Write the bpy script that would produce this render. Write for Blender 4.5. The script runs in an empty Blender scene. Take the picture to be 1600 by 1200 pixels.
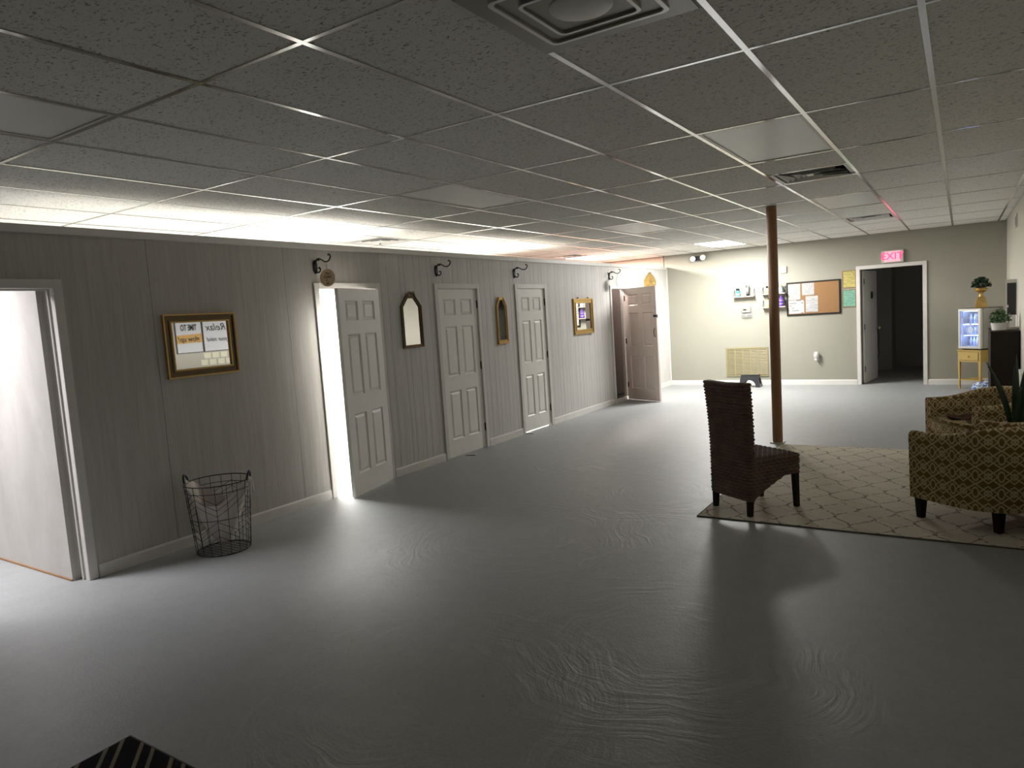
import bpy, bmesh, math, random
from mathutils import Vector, Matrix, Quaternion
random.seed(7)
C = bpy.context.scene.collection
PI = math.pi
scene = bpy.context.scene

# ------------------------------------------------------------------ camera, world, exposure
cd = bpy.data.cameras.new('camera'); cam = bpy.data.objects.new('camera', cd); C.objects.link(cam)
r_ = Vector((0.83925, 0.53986, -0.06493)); u_ = Vector((0.00213, 0.11614, 0.99323)); f_ = Vector((-0.54375, 0.8337, -0.09632))
cam.matrix_world = Matrix(((r_.x, u_.x, -f_.x, 0), (r_.y, u_.y, -f_.y, 0), (r_.z, u_.z, -f_.z, 1.6), (0, 0, 0, 1)))
cd.sensor_width = 36.0; cd.lens = 1084.46 / 1600 * 36.0; cd.clip_start = 0.05; cd.clip_end = 100
scene.camera = cam
w = bpy.data.worlds.new('world'); scene.world = w; w.use_nodes = True
w.node_tree.nodes['Background'].inputs[0].default_value = (0.5, 0.5, 0.55, 1)
w.node_tree.nodes['Background'].inputs[1].default_value = 0.02
scene.view_settings.view_transform = 'Standard'; scene.view_settings.look = 'None'
scene.view_settings.gamma = 1.0; scene.view_settings.use_curve_mapping = False
scene.view_settings.exposure = 0.5
scene.cycles.use_denoising = True
scene.cycles.max_bounces = 14; scene.cycles.diffuse_bounces = 10; scene.cycles.glossy_bounces = 6
scene.cycles.sample_clamp_indirect = 4.0
LAMP = {'room1': 56, 'room2': 300, 'room3': 580, 'closet': 390, 'main': 146}   # watts of each lit fluorescent panel
SPREAD = {'room1': 140, 'room2': 180, 'room3': 180, 'closet': 180, 'main': 180}   # degrees; how far each prismatic lens spreads its light

# ------------------------------------------------------------------ node helpers
class S:
    def __init__(s, nt, sock): s.nt, s.k = nt, sock
    def m(s, op, *o, clamp=False):
        n = s.nt.nodes.new('ShaderNodeMath'); n.operation = op; n.use_clamp = clamp
        for i, v in enumerate((s,) + o):
            if isinstance(v, S): s.nt.links.new(v.k, n.inputs[i])
            else: n.inputs[i].default_value = v
        return S(s.nt, n.outputs[0])
    def __add__(s, o): return s.m('ADD', o)
    def __sub__(s, o): return s.m('SUBTRACT', o)
    def __mul__(s, o): return s.m('MULTIPLY', o)
    def __truediv__(s, o): return s.m('DIVIDE', o)
    def abs(s): return s.m('ABSOLUTE')
    def frac(s): return s.m('FRACT')
    def floor(s): return s.m('FLOOR')
    def sin(s): return s.m('SINE')
    def lt(s, o): return s.m('LESS_THAN', o)
    def gt(s, o): return s.m('GREATER_THAN', o)
    def min(s, o): return s.m('MINIMUM', o)
    def max(s, o): return s.m('MAXIMUM', o)
    def sqrt(s): return s.m('SQRT')
    def ramp(s, a, b, lo=0.0, hi=1.0):
        n = s.nt.nodes.new('ShaderNodeMapRange'); s.nt.links.new(s.k, n.inputs[0])
        for i, v in enumerate((a, b, lo, hi)): n.inputs[i + 1].default_value = v
        return S(s.nt, n.outputs[0])

class Mat:
    def __init__(s, name, color=(.5, .5, .5), rough=.6, metal=0.0, spec=.5, emit=None, strength=0.0):
        s.m = bpy.data.materials.new(name); s.m.use_nodes = True; s.nt = s.m.node_tree
        s.b = s.nt.nodes['Principled BSDF']
        s.set('Base Color', (*color, 1)); s.set('Roughness', rough); s.set('Metallic', metal); s.set('Specular IOR Level', spec)
        if emit: s.set('Emission Color', (*emit, 1)); s.set('Emission Strength', strength)
        s.m.diffuse_color = (*color, 1)
    def set(s, k, v):
        if isinstance(v, S): s.nt.links.new(v.k, s.b.inputs[k])
        else: s.b.inputs[k].default_value = v
    def coord(s, which='Object', scale=None):
        n = s.nt.nodes.new('ShaderNodeTexCoord'); k = n.outputs[which]
        if scale:
            mp = s.nt.nodes.new('ShaderNodeMapping'); s.nt.links.new(k, mp.inputs[0]); mp.inputs['Scale'].default_value = scale; k = mp.outputs[0]
        return k
    def world(s, scale=None):
        n = s.nt.nodes.new('ShaderNodeNewGeometry'); k = n.outputs['Position']
        if scale:
            mp = s.nt.nodes.new('ShaderNodeMapping'); s.nt.links.new(k, mp.inputs[0]); mp.inputs['Scale'].default_value = scale; k = mp.outputs[0]
        return k
    def xyz(s, k):
        n = s.nt.nodes.new('ShaderNodeSeparateXYZ'); s.nt.links.new(k, n.inputs[0]); return [S(s.nt, o) for o in n.outputs]
    def noise(s, k, scale=5, detail=3, rough=.5, dist=0.0):
        n = s.nt.nodes.new('ShaderNodeTexNoise'); s.nt.links.new(k, n.inputs['Vector'])
        n.inputs['Scale'].default_value = scale; n.inputs['Detail'].default_value = detail; n.inputs['Roughness'].default_value = rough; n.inputs['Distortion'].default_value = dist
        return S(s.nt, n.outputs[0])
    def mix(s, fac, a, b):
        n = s.nt.nodes.new('ShaderNodeMix'); n.data_type = 'RGBA'
        if isinstance(fac, S): s.nt.links.new(fac.k, n.inputs[0])
        else: n.inputs[0].default_value = fac
        for i, v in ((6, a), (7, b)):
            if isinstance(v, S): s.nt.links.new(v.k, n.inputs[i])
            else: n.inputs[i].default_value = (*v, 1)
        return S(s.nt, n.outputs[2])
    def bump(s, h, strength=.3, dist=.01):
        n = s.nt.nodes.new('ShaderNodeBump'); s.nt.links.new(h.k, n.inputs['Height'])
        n.inputs['Strength'].default_value = strength; n.inputs['Distance'].default_value = dist
        s.nt.links.new(n.outputs[0], s.b.inputs['Normal'])

def sc(c, k): return tuple(x * k for x in c)
def plain(name, color, rough=.6, metal=0.0, var=.08, spec=.5, nscale=8, bump=0.0, bscale=60):
    m = Mat(name, color, rough, metal, spec)
    k = m.coord('Object')
    m.set('Base Color', m.mix(m.noise(k, nscale, 3), sc(color, 1 - var), sc(color, 1 + var)))
    if bump: m.bump(m.noise(k, bscale, 3), bump, .004)
    return m.m

# ------------------------------------------------------------------ materials
def mat_floor():
    m = Mat('painted_concrete', rough=.4, spec=.8)
    p = m.world(); x, y, z = m.xyz(p)
    n1 = m.noise(p, .9, 4, .55); n2 = m.noise(p, 9, 5, .6); n3 = m.noise(p, 70, 3, .6)
    # trowel strokes: streaks that run around a few centres, faded by noise
    arcs = None
    for q, (cx, cy, r0, r1) in enumerate(((-2.75, 4.1, .25, 1.15), (-1.2, 3.0, .30, 1.0), (-3.3, 6.6, .2, 1.0), (-.6, 1.3, .2, .9), (-2.2, 5.6, .3, .9), (-2.0, 2.1, .3, 1.0))):
        dx, dy = x - cx, y - cy
        d = (dx * dx + dy * dy).sqrt() + m.noise(p, 1.6, 2) * .5
        th = dy.m('ARCTAN2', dx)
        cmb = m.nt.nodes.new('ShaderNodeCombineXYZ')
        m.nt.links.new((d * 26.0).k, cmb.inputs[0]); m.nt.links.new((th.abs() * 1.5).k, cmb.inputs[1]); cmb.inputs[2].default_value = q * 3.7
        st = m.noise(cmb.outputs[0], 1.0, 4, .62) - .5
        dd = d - .25
        fall = dd.ramp(r0 * .4, r0 + .15, 0, 1) * dd.ramp(r1 * .7, r1 + .1, 1, 0)
        t = st * fall
        arcs = t if arcs is None else arcs + t
    arcs = arcs * m.noise(p, 1.3, 3).ramp(.38, .62)
    base = m.mix(n1, (.262, .278, .285), (.33, .342, .348))
    base = m.mix(n2.ramp(.3, .75) * .5, base, (.26, .26, .255))
    base = m.mix(arcs.ramp(.02, .22) * .55, base, (.50, .50, .49))
    base = m.mix(arcs.ramp(-.02, -.22) * .5, base, (.22, .215, .21))
    base = m.mix(m.noise(p, 48, 4, .7).ramp(.5, .75) * .3, base, (.46, .46, .45))
    spots = m.noise(p, 26, 2).ramp(.74, .78)
    base = m.mix(spots * .5, base, (.10, .10, .10))
    m.set('Base Color', base)
    m.set('Roughness', (n1 * .14 + n2 * .12 + .37))
    m.bump(arcs * 3.0 + n2 * .5 + n3 * .4, .5, .006)
    return m.m
def mat_tile():
    m = Mat('acoustic_tile', rough=.9, spec=.2)
    k = m.world(); st = m.world((1.0, 1.6, 1))
    a = m.noise(st, 55, 4, .6, .6); b = m.noise(st, 120, 2, .6)
    hole = a.ramp(.585, .63)
    pin = b.ramp(.66, .72)
    t = hole.max(pin)
    big = m.noise(k, .6, 2)
    base = m.mix(big, (.76, .755, .72), (.84, .83, .79))
    m.set('Base Color', m.mix(t * .75, base, (.20, .195, .18)))
    m.bump(t * -1.0 + a * .3, .6, .006)
    return m.m
def mat_panel(name, c, dark, streak=.75):
    m = Mat(name, rough=.5)
    k = m.coord('Object', (1, 9, .35)); k2 = m.coord('Object', (1, 40, 1.1))
    a = m.noise(k, 3.0, 5, .6, .7); b = m.noise(k2, 3.0, 4, .65, .3)
    base = m.mix(a.ramp(.3, .7), sc(c, .9), sc(c, 1.1))
    m.set('Base Color', m.mix(b.ramp(.5, .78) * streak, base, dark))
    m.bump(b, .12, .002)
    return m.m
def mat_wicker():
    m = Mat('seagrass_weave', rough=.7, spec=.3)
    k = m.coord('Object'); a = m.noise(k, 14, 4); b = m.noise(k, 160, 2)
    base = m.mix(a.ramp(.3, .7), (.10, .062, .048), (.19, .12, .088))
    m.set('Base Color', m.mix(b.ramp(.45, .8) * .5, base, (.12, .075, .045)))
    m.bump(b, .4, .003)
    return m.m
def mat_trellis():
    m = Mat('trellis_upholstery', rough=.85, spec=.2)
    n = m.nt.nodes.new('ShaderNodeUVMap'); x, y, _ = m.xyz(n.outputs[0])
    PW, PH = .142, .112
    X = ((x / PW).frac() - .5) * PW; Y = ((y / PH).frac() - .5) * PH
    X2 = ((x / PW + .5).frac() - .5) * PW
    # ovals centred in the cell
    ov = (((X * X) / (.018 ** 2) + (Y * Y) / (.032 ** 2)).sqrt() - 1.0).abs() * .020
    dm = ((X2.abs() / .022 + Y.abs() / .021) - 1.0).abs() * .015
    # big diagonals linking oval ends with the neighbours
    dg = ((X2.abs() / (PW * .5 - .002) + (Y.abs() * -1.0 + PH * .5) / (PH * .47)) - 1.0).abs() * .034
    dg2 = ((X2.abs() / (PW * .37) + Y.abs() / (PH * .42)) - 1.0).abs() * .034
    d = ov.min(dm).min(dg).min(dg2)
    line = d.ramp(.0032, .0050, 1, 0).m('MAXIMUM', 0.0)
    wv = m.noise(m.coord('Object'), 260, 2)
    base = m.mix(wv, (.155, .094, .027), (.205, .13, .042))
    m.set('Base Color', m.mix(line * .85, base, (.62, .52, .32)))
    m.bump(wv, .25, .002)
    return m.m
def mat_rug():
    m = Mat('cream_trellis_rug', rough=.95, spec=.1)
    k = m.coord('Object'); x, y, _ = m.xyz(k)
    n = m.noise(k, 5, 2); x2 = x + n * .05; y2 = y + m.noise(k, 4.3, 2) * .05
    PX, PY = .25, .20
    row = (y2 / PY).floor()
    wav = (y2 * (2 * PI / (PY * 2))).sin() * .062
    l1 = (((x2 + wav) / PX).frac() - .5).abs() * PX
    l2 = (((x2 - wav) / PX + .5).frac() - .5).abs() * PX
    l3 = (((x2 * .55 + y2) / .30).frac() - .5).abs() * .30
    brk = m.noise(k, 34, 3, .6).ramp(.42, .52)
    line = l1.min(l2).ramp(.006, .013, 1, 0).m('MAXIMUM', 0.0).max(l3.ramp(.003, .008, .6, 0).m('MAXIMUM', 0.0))
    f = m.noise(k, 220, 2); g = m.noise(k, 3, 3)
    base = m.mix(g, (.55, .50, .42), (.68, .63, .54))
    base = m.mix(f.ramp(.35, .7) * .3, base, (.45, .40, .33))
    m.set('Base Color', m.mix(line * brk * .8, base, (.13, .10, .075)))
    m.bump(f + line * brk * -.6, .5, .004)
    return m.m
def mat_mat():
    m = Mat('black_woven_mat', rough=.95, spec=.1)
    x, y, _ = m.xyz(m.coord('Object'))
    d = x * .84 + y + .028 + .086
    q = (d / .172).frac() * .172
    a = (q - .086).abs().min((q - .021).abs())
    band = a.ramp(.009, .011, 1, 0).m('MAXIMUM', 0.0)
    hat = (((x - y) / .0125).frac()).gt(.45)
    m.set('Base Color', m.mix(band * hat, (.012, .011, .012), (.36, .33, .24)))
    m.bump(m.noise(m.coord('Object'), 300, 2), .5, .003)
    return m.m
def mat_print(name, paper, ink, per=.012, fill=.55, colw=.03):
    m = Mat(name, paper, .8, spec=.2)
    x, y, z = m.xyz(m.coord('Object'))
    r = (z / per).floor(); inrow = (z / per).frac().lt(.38)
    n = m.nt.nodes.new('ShaderNodeTexWhiteNoise'); n.noise_dimensions = '2D'
    cmb = m.nt.nodes.new('ShaderNodeCombineXYZ'); q = (x / colw).floor()
    m.nt.links.new(q.k, cmb.inputs[0]); m.nt.links.new(r.k, cmb.inputs[1]); m.nt.links.new(cmb.outputs[0], n.inputs[0])
    on = S(m.nt, n.outputs[0]).lt(fill)
    m.set('Base Color', m.mix(inrow * on * .7, paper, ink))
    return m.m
def mat_thinglass(name, tint=(1, 1, 1), gloss=.06):
    m = bpy.data.materials.new(name); m.use_nodes = True; nt = m.node_tree
    nt.nodes.remove(nt.nodes['Principled BSDF'])
    t = nt.nodes.new('ShaderNodeBsdfTransparent'); t.inputs[0].default_value = (*tint, 1)
    g = nt.nodes.new('ShaderNodeBsdfGlossy'); g.inputs['Roughness'].default_value = .03
    mx = nt.nodes.new('ShaderNodeMixShader'); mx.inputs[0].default_value = gloss
    nt.links.new(t.outputs[0], mx.inputs[1]); nt.links.new(g.outputs[0], mx.inputs[2])
    nt.links.new(mx.outputs[0], nt.nodes['Material Output'].inputs[0])
    return m

M = {}
M['floor'] = mat_floor()
M['tile'] = mat_tile()
M['tee'] = plain('ceiling_grid_metal', (.62, .62, .61), .14, .95, .03)
M['panel'] = mat_panel('grey_wood_panelling', (.50, .48, .45), (.33, .31, .285), .6)
M['plank'] = mat_panel('pale_grooved_panelling', (.60, .585, .565), (.36, .345, .325), .6)
M['joint'] = plain('panel_joint_shadow_paint', (.12, .11, .10), .8)
M['inner'] = mat_panel('inner_room_panelling', (.50, .485, .46), (.38, .365, .34), .5)
M['whitewood'] = plain('white_gloss_paint', (.72, .70, .67), .38, bump=.03)
M['doorpaint'] = plain('door_paint', (.86, .84, .80), .42, var=.04, bump=.05, bscale=30)
M['doorpink'] = plain('warm_lit_door_paint', (.86, .74, .67), .42, var=.03)  # white door paint with warm closet light mixed into the colour
M['rawwood'] = plain('raw_wood_edge', (.30, .16, .07), .8, var=.3)
M['cream'] = plain('cream_wall_paint_dimmed', (.315, .308, .256), .55, var=.03, nscale=2, bump=.03, bscale=120)  # one cream paint; this copy is darkened where the lit panel burns hot
M['creamright'] = plain('cream_wall_paint_lifted', (.54, .525, .45), .55, var=.03, nscale=2, bump=.03, bscale=120)  # copy of the far wall cream, lightened to throw more light across
M['pink'] = plain('dusky_pink_wall_paint', (.52, .385, .31), .6, var=.05)
M['darkroom'] = plain('grey_back_room_paint', (.42, .41, .395), .7)
M['outer'] = plain('rear_wall_paint', (.26, .25, .22), .7)
M['iron'] = plain('black_iron', (.010, .009, .010), .5, .0, .2)
M['bronze'] = plain('dark_hinge_bronze', (.05, .04, .03), .4, .7)
M['gold'] = plain('antique_gold', (.55, .37, .13), .34, .75, .2, bump=.1, bscale=40)
M['golddark'] = plain('aged_bronze_gold', (.16, .11, .06), .4, .6, .4, bump=.2, bscale=30)
M['mirror'] = Mat('mirror_silver', (.86, .87, .86), .015, 1.0).m
M['wood_sign'] = plain('birch_disc', (.60, .45, .30), .7, var=.12, nscale=20)
M['brownpost'] = plain('brown_post_paint', (.25, .13, .055), .42, var=.2, nscale=14)
M['wicker'] = mat_wicker()
M['darkwood'] = plain('espresso_wood', (.014, .009, .007), .6, var=.3, spec=.25)
M['trellis'] = mat_trellis()
M['rug'] = mat_rug()
M['rugbind'] = plain('rug_binding', (.10, .085, .07), .9)
M['mat'] = mat_mat()
M['linen'] = plain('white_canvas_liner', (.62, .57, .54), .9, var=.08, bump=.3, bscale=25)
M['white'] = plain('white_plastic', (.58, .57, .54), .4, var=.03)
M['offwhite'] = plain('offwhite_metal', (.60, .585, .52), .4, var=.03)
M['tan'] = plain('tan_grille_metal', (.28, .245, .13), .5, var=.05)
M['black'] = plain('black_plastic', (.012, .012, .013), .4, var=.1)
M['charcoal'] = plain('charcoal_plastic', (.030, .031, .037), .4, var=.1)
M['void'] = plain('duct_black', (.006, .006, .006), .9)
M['ventgrey'] = plain('vent_metal', (.58, .59, .58), .35, .0, .05)
M['bigvent'] = plain('diffuser_metal', (.20, .20, .185), .32, .5, .05)
M['bigridge'] = plain('diffuser_ridge_metal', (.62, .62, .58), .30, .5, .05)
M['lens_off'] = plain('unlit_prismatic_lens', (.74, .76, .74), .35, var=.03)
def lens(name, col, st): return Mat(name, (.9, .9, .9), .5, emit=col, strength=st).m
M['cork'] = plain('cork', (.27, .145, .062), .9, var=.12, nscale=60, bump=.2, bscale=150)
M['paper'] = mat_print('typed_paper', (.45, .45, .44), (.11, .11, .13), .013, .7, .014)
M['paperlist'] = mat_print('list_paper', (.45, .45, .44), (.17, .17, .22), .014, .5, .05)
M['paperfew'] = mat_print('notice_paper', (.46, .46, .445), (.09, .09, .09), .045, .35, .04)
M['yellowpaper'] = mat_print('yellow_licence_paper', (.52, .455, .16), (.19, .18, .09), .02, .5, .03)
M['greenpaper'] = mat_print('green_licence_paper', (.21, .42, .32), (.08, .19, .15), .018, .5, .03)
M['teal'] = plain('teal_plastic', (.05, .38, .36), .25)
M['purple'] = plain('purple_plastic', (.13, .06, .33), .3)
M['amber'] = plain('champagne_liquid', (.55, .42, .27), .25)
M['lemon'] = plain('yellow_label_plastic', (.62, .55, .16), .4)
M['aqua'] = plain('aqua_plastic', (.30, .47, .45), .3)
M['yellowpaint'] = plain('mustard_painted_wood', (.47, .325, .09), .4, var=.08)
M['fridge'] = plain('grey_fridge_steel', (.36, .36, .34), .4, .2, .04)
M['fridgein'] = plain('fridge_liner', (.70, .76, .90), .5)
M['led'] = Mat('fridge_led', (.9, .9, 1), .5, emit=(.36, .50, 1.0), strength=26.0).m
M['glass'] = mat_thinglass('fridge_door_glass', (.88, .92, 1.0), .07)
M['acrylic'] = mat_thinglass('clear_acrylic', (.93, .93, .93), .12)
M['decal'] = plain('pale_door_decal', (.50, .60, .85), .5)
M['can'] = plain('drink_can', (.70, .74, .82), .3, .3, .3, nscale=25)
M['leaf'] = plain('green_leaf', (.045, .105, .030), .5, var=.5, nscale=30)
M['leafdark'] = plain('dark_green_leaf', (.018, .042, .018), .45, var=.4, nscale=20)
M['soil'] = plain('potting_soil', (.02, .015, .01), .95)
M['ceramic'] = plain('white_glazed_pot', (.66, .65, .61), .25)
M['bagblue'] = None
M['red'] = Mat('exit_letter_red', (.8, .05, .1), .5, emit=(1.0, .05, .16), strength=1.6).m
M['exitface'] = Mat('exit_panel_glow', (.8, .3, .35), .5, emit=(1.0, .30, .38), strength=.85).m
M['poster'] = plain('white_banner', (.74, .76, .80), .6, var=.02)
M['ink'] = plain('black_ink', (.012, .012, .014), .6)
M['goldband'] = plain('orange_brush_band', (.70, .42, .13), .6, var=.15)
M['card'] = plain('cream_card', (.84, .82, .64), .6)
M['maroon'] = plain('maroon_closet_shade_and_scrap', (.045, .026, .028), .5)
M['cable'] = plain('grey_cable', (.25, .24, .26), .5)
M['magazine'] = plain('glossy_dark_cover', (.07, .025, .03), .25)
M['lensglass'] = plain('emergency_lamp_lens', (.80, .80, .78), .2)
def bag_mat():
    m = Mat('blue_white_wrap', rough=.3)
    k = m.coord('Object'); a = m.noise(k, 16, 3, .6, 1.2)
    m.set('Base Color', m.mix(a.ramp(.47, .55), (.06, .14, .45), (.72, .76, .82)))
    m.bump(m.noise(k, 35, 3), .5, .01)
    return m.m
M['bagblue'] = bag_mat()

# ------------------------------------------------------------------ mesh helpers
class MB:
    def __init__(s): s.v, s.f, s.uv = [], [], {}
    def quad(s, a, b, c, d):
        n = len(s.v); s.v += [a, b, c, d]; s.f.append((n, n + 1, n + 2, n + 3)); return s
    def box(s, x0, x1, y0, y1, z0, z1):
        n = len(s.v)
        s.v += [(x, y, z) for z in (z0, z1) for y in (y0, y1) for x in (x0, x1)]
        s.f += [tuple(n + i for i in q) for q in ((0, 2, 3, 1), (4, 5, 7, 6), (0, 1, 5, 4), (2, 6, 7, 3), (0, 4, 6, 2), (1, 3, 7, 5))]
        return s
    def taper(s, c0, a0, c1, a1):            # frustum with rectangular ends: centre + half sizes
        n = len(s.v)
        for c, a in ((c0, a0), (c1, a1)):
            s.v += [(c[0] + i * a[0], c[1] + j * a[1], c[2]) for j in (-1, 1) for i in (-1, 1)]
        s.f += [tuple(n + i for i in q) for q in ((0, 2, 3, 1), (4, 5, 7, 6), (0, 1, 5, 4), (2, 6, 7, 3), (0, 4, 6, 2), (1, 3, 7, 5))]
        return s
    def lathe(s, prof, seg=20, c=(0, 0, 0), sx=1, sy=1, cap=True):
        n = len(s.v); m = len(prof)
        for r, z in prof:
            for k in range(seg):
                a = 2 * PI * k / seg; s.v.append((c[0] + sx * r * math.cos(a), c[1] + sy * r * math.sin(a), c[2] + z))
        for i in range(m - 1):
            for k in range(seg):
                k2 = (k + 1) % seg; s.f.append((n + i * seg + k, n + i * seg + k2, n + (i + 1) * seg + k2, n + (i + 1) * seg + k))
        if cap:
            s.f.append(tuple(n + k for k in reversed(range(seg)))); s.f.append(tuple(n + (m - 1) * seg + k for k in range(seg)))
        return s
    def tube(s, pts, r, seg=6, closed=False):
        pts = [Vector(p) for p in pts]; n0 = len(s.v); L = len(pts)
        up = None
        for i, p in enumerate(pts):
            a = pts[(i - 1) % L] if (closed or i > 0) else p; b = pts[(i + 1) % L] if (closed or i < L - 1) else p
            t = (b - a).normalized()
            if up is None:
                up = Vector((0, 0, 1)) if abs(t.z) < .9 else Vector((1, 0, 0))
            up = (up - t * up.dot(t)); up = up.normalized() if up.length > 1e-6 else t.orthogonal().normalized()
            sd = t.cross(up)
            rr = r[i] if isinstance(r, (list, tuple)) else r
            for k in range(seg):
                q = 2 * PI * k / seg; s.v.append(tuple(p + (up * math.cos(q) + sd * math.sin(q)) * rr))
        for i in range(L if closed else L - 1):
            j = (i + 1) % L
            for k in range(seg):
                k2 = (k + 1) % seg; s.f.append((n0 + i * seg + k, n0 + i * seg + k2, n0 + j * seg + k2, n0 + j * seg + k))
        if not closed:
            s.f.append(tuple(n0 + k for k in reversed(range(seg)))); s.f.append(tuple(n0 + (L - 1) * seg + k for k in range(seg)))
        return s
    def prism(s, poly, d0, d1, plane='xz'):   # polygon extruded along the third axis
        n = len(s.v); m = len(poly)
        def P(a, b, d): return {'xz': (a, d, b), 'yz': (d, a, b), 'xy': (a, b, d)}[plane]
        s.v += [P(a, b, d0) for a, b in poly] + [P(a, b, d1) for a, b in poly]
        s.f.append(tuple(n + i for i in range(m))); s.f.append(tuple(n + m + i for i in reversed(range(m))))
        for i in range(m): s.f.append((n + i, n + m + i, n + m + (i + 1) % m, n + (i + 1) % m))
        return s
    def ringprism(s, outer, inner, d0, d1, plane='xz'):
        n = len(s.v); m = len(outer)
        def P(a, b, d): return {'xz': (a, d, b), 'yz': (d, a, b), 'xy': (a, b, d)}[plane]
        s.v += [P(a, b, d) for d in (d0, d1) for L in (outer, inner) for a, b in L]
        o0, i0, o1, i1 = n, n + m, n + 2 * m, n + 3 * m
        for k in range(m):
            j = (k + 1) % m
            s.f += [(o0 + k, o0 + j, i0 + j, i0 + k), (o1 + k, i1 + k, i1 + j, o1 + j), (o0 + k, o1 + k, o1 + j, o0 + j), (i0 + k, i0 + j, i1 + j, i1 + k)]
        return s
    def grid(s, pts):                         # rows of points
        n = len(s.v); R, Cn = len(pts), len(pts[0])
        for row in pts: s.v += [tuple(p) for p in row]
        for i in range(R - 1):
            for j in range(Cn - 1): s.f.append((n + i * Cn + j, n + i * Cn + j + 1, n + (i + 1) * Cn + j + 1, n + (i + 1) * Cn + j))
        return s
    def mesh(s, name, mat, bevel=0.0, smooth=None, uvs=None, seg=2):
        bm = bmesh.new(); vs = [bm.verts.new(v) for v in s.v]
        for f in s.f:
            try: bm.faces.new([vs[i] for i in f])
            except ValueError: pass
        bm.normal_update()
        bmesh.ops.recalc_face_normals(bm, faces=bm.faces)
        if bevel:
            es = [e for e in bm.edges if len(e.link_faces) == 2 and e.calc_face_angle(0) > .5]
            bmesh.ops.bevel(bm, geom=es, offset=bevel, segments=seg, affect='EDGES', clamp_overlap=True)
        if uvs:
            bm.verts.index_update(); uvl = bm.loops.layers.uv.new('UVMap')
            for f in bm.faces:
                for l in f.loops: l[uvl].uv = uvs(l.vert.co, f.normal, l.vert.index)
        me = bpy.data.meshes.new(name); bm.to_mesh(me); bm.free()
        me.materials.append(mat)
        if smooth is not None:
            for p in me.polygons: p.use_smooth = True
            me.set_sharp_from_angle(angle=math.radians(smooth))
        return me

def link(name, me, parent=None, loc=(0, 0, 0), rz=0.0, rot=None):
    o = bpy.data.objects.new(name, me); C.objects.link(o); o.location = loc
    o.rotation_euler = rot if rot else (0, 0, rz)
    if parent is not None: o.parent = parent
    return o
def obj(name, mb, mat, parent=None, loc=(0, 0, 0), rz=0.0, bevel=0.0, smooth=None, uvs=None, rot=None, seg=2):
    return link(name, mb.mesh(name, mat, bevel, smooth, uvs, seg), parent, loc, rz, rot)
def tag(o, label=None, cat=None, group=None, kind=None):
    if label: o['label'] = label
    if cat: o['category'] = cat
    if group: o['group'] = group
    if kind: o['kind'] = kind
    return o
def thing(name, label, cat, loc=(0, 0, 0), rz=0.0, group=None):
    return tag(link(name, None, None, loc, rz), label, cat, group)
def struct(o, label=None): return tag(o, label, None, None, 'structure')
def text_mesh(body, size, mat, extrude=.0008, shear=0.0, bold=0.0, space=1.0):
    cu = bpy.data.curves.new('lettering', 'FONT'); cu.body = body; cu.size = size; cu.extrude = extrude; cu.shear = shear
    cu.offset = bold; cu.align_x = 'CENTER'; cu.align_y = 'CENTER'; cu.space_character = space; cu.resolution_u = 3
    o = bpy.data.objects.new('tmp', cu); C.objects.link(o)
    me = bpy.data.meshes.new_from_object(o)
    bpy.data.objects.remove(o); me.materials.clear(); me.materials.append(mat); me.name = 'lettering'
    return me
def rect(x0, x1, z0, z1): return [(x0, z0), (x1, z0), (x1, z1), (x0, z1)]

# ------------------------------------------------------------------ room dimensions (metres, camera foot at the origin)
XL, XR, YF, YB, ZC = -5.0, 0.605, 13.63, -3.0, 2.607
XO = -8.7                                       # outer wall of the little rooms
GX, GY = -0.7268, 3.0007                        # ceiling grid origin
TOP = 2.385

# floor, outer shell
obj('floor', MB().box(XO - .1, XR + .1, YB - .1, 17.2, -.12, 0), M['floor']); struct(bpy.data.objects['floor'], 'grey painted concrete floor with swirling trowel marks')
far = MB()
far.box(XL - .04, -1.50, YF, YF + .12, 0, ZC + .1).box(-.535, XR + .1, YF, YF + .12, 0, ZC + .1).box(-1.50, -.535, YF, YF + .12, 2.03, ZC + .1)
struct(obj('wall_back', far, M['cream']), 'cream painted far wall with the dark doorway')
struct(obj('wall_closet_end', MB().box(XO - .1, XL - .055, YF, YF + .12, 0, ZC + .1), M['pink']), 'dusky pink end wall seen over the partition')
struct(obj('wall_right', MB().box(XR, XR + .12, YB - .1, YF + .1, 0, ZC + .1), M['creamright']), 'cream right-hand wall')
struct(obj('wall_front', MB().box(XO - .1, XR + .1, YB - .12, YB, 0, ZC + .1), M['outer']))
struct(obj('wall_outer', MB().box(XO - .12, XO, YB - .1, 2.2, 0, ZC + .1), M['inner']))
struct(obj('wall_outer_dark', MB().box(XO - .12, XO, 2.2, YF + .1, 0, ZC + .1), M['outer']))
struct(obj('floor_bounce_damper', MB().box(XO, XL - .13, 5.95, YF, 0, .008), plain('charcoal_bounce_damper', (.055, .055, .06), .95, bump=.3, bscale=200)))  # unseen dark sheet added to stop light bouncing up to the ceiling
# back room behind the far doorway
br = MB().box(-2.2, -2.1, YF + .12, 17.2, 0, 2.6).box(.3, .4, YF + .12, 17.2, 0, 2.6).box(-2.2, .4, 17.1, 17.2, 0, 2.6).box(-2.2, .4, YF + .12, 17.2, 2.5, 2.6)
br.box(-2.1, -1.2, 16.2, 17.1, 0, 2.5).box(-1.2, .3, 16.95, 17.1, 2.25, 2.5).box(-1.2, .3, 17.08, 17.1, 0, .1)
struct(obj('wall_backroom', br, M['darkroom']), 'dim grey walls of the back room past the doorway')
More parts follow.
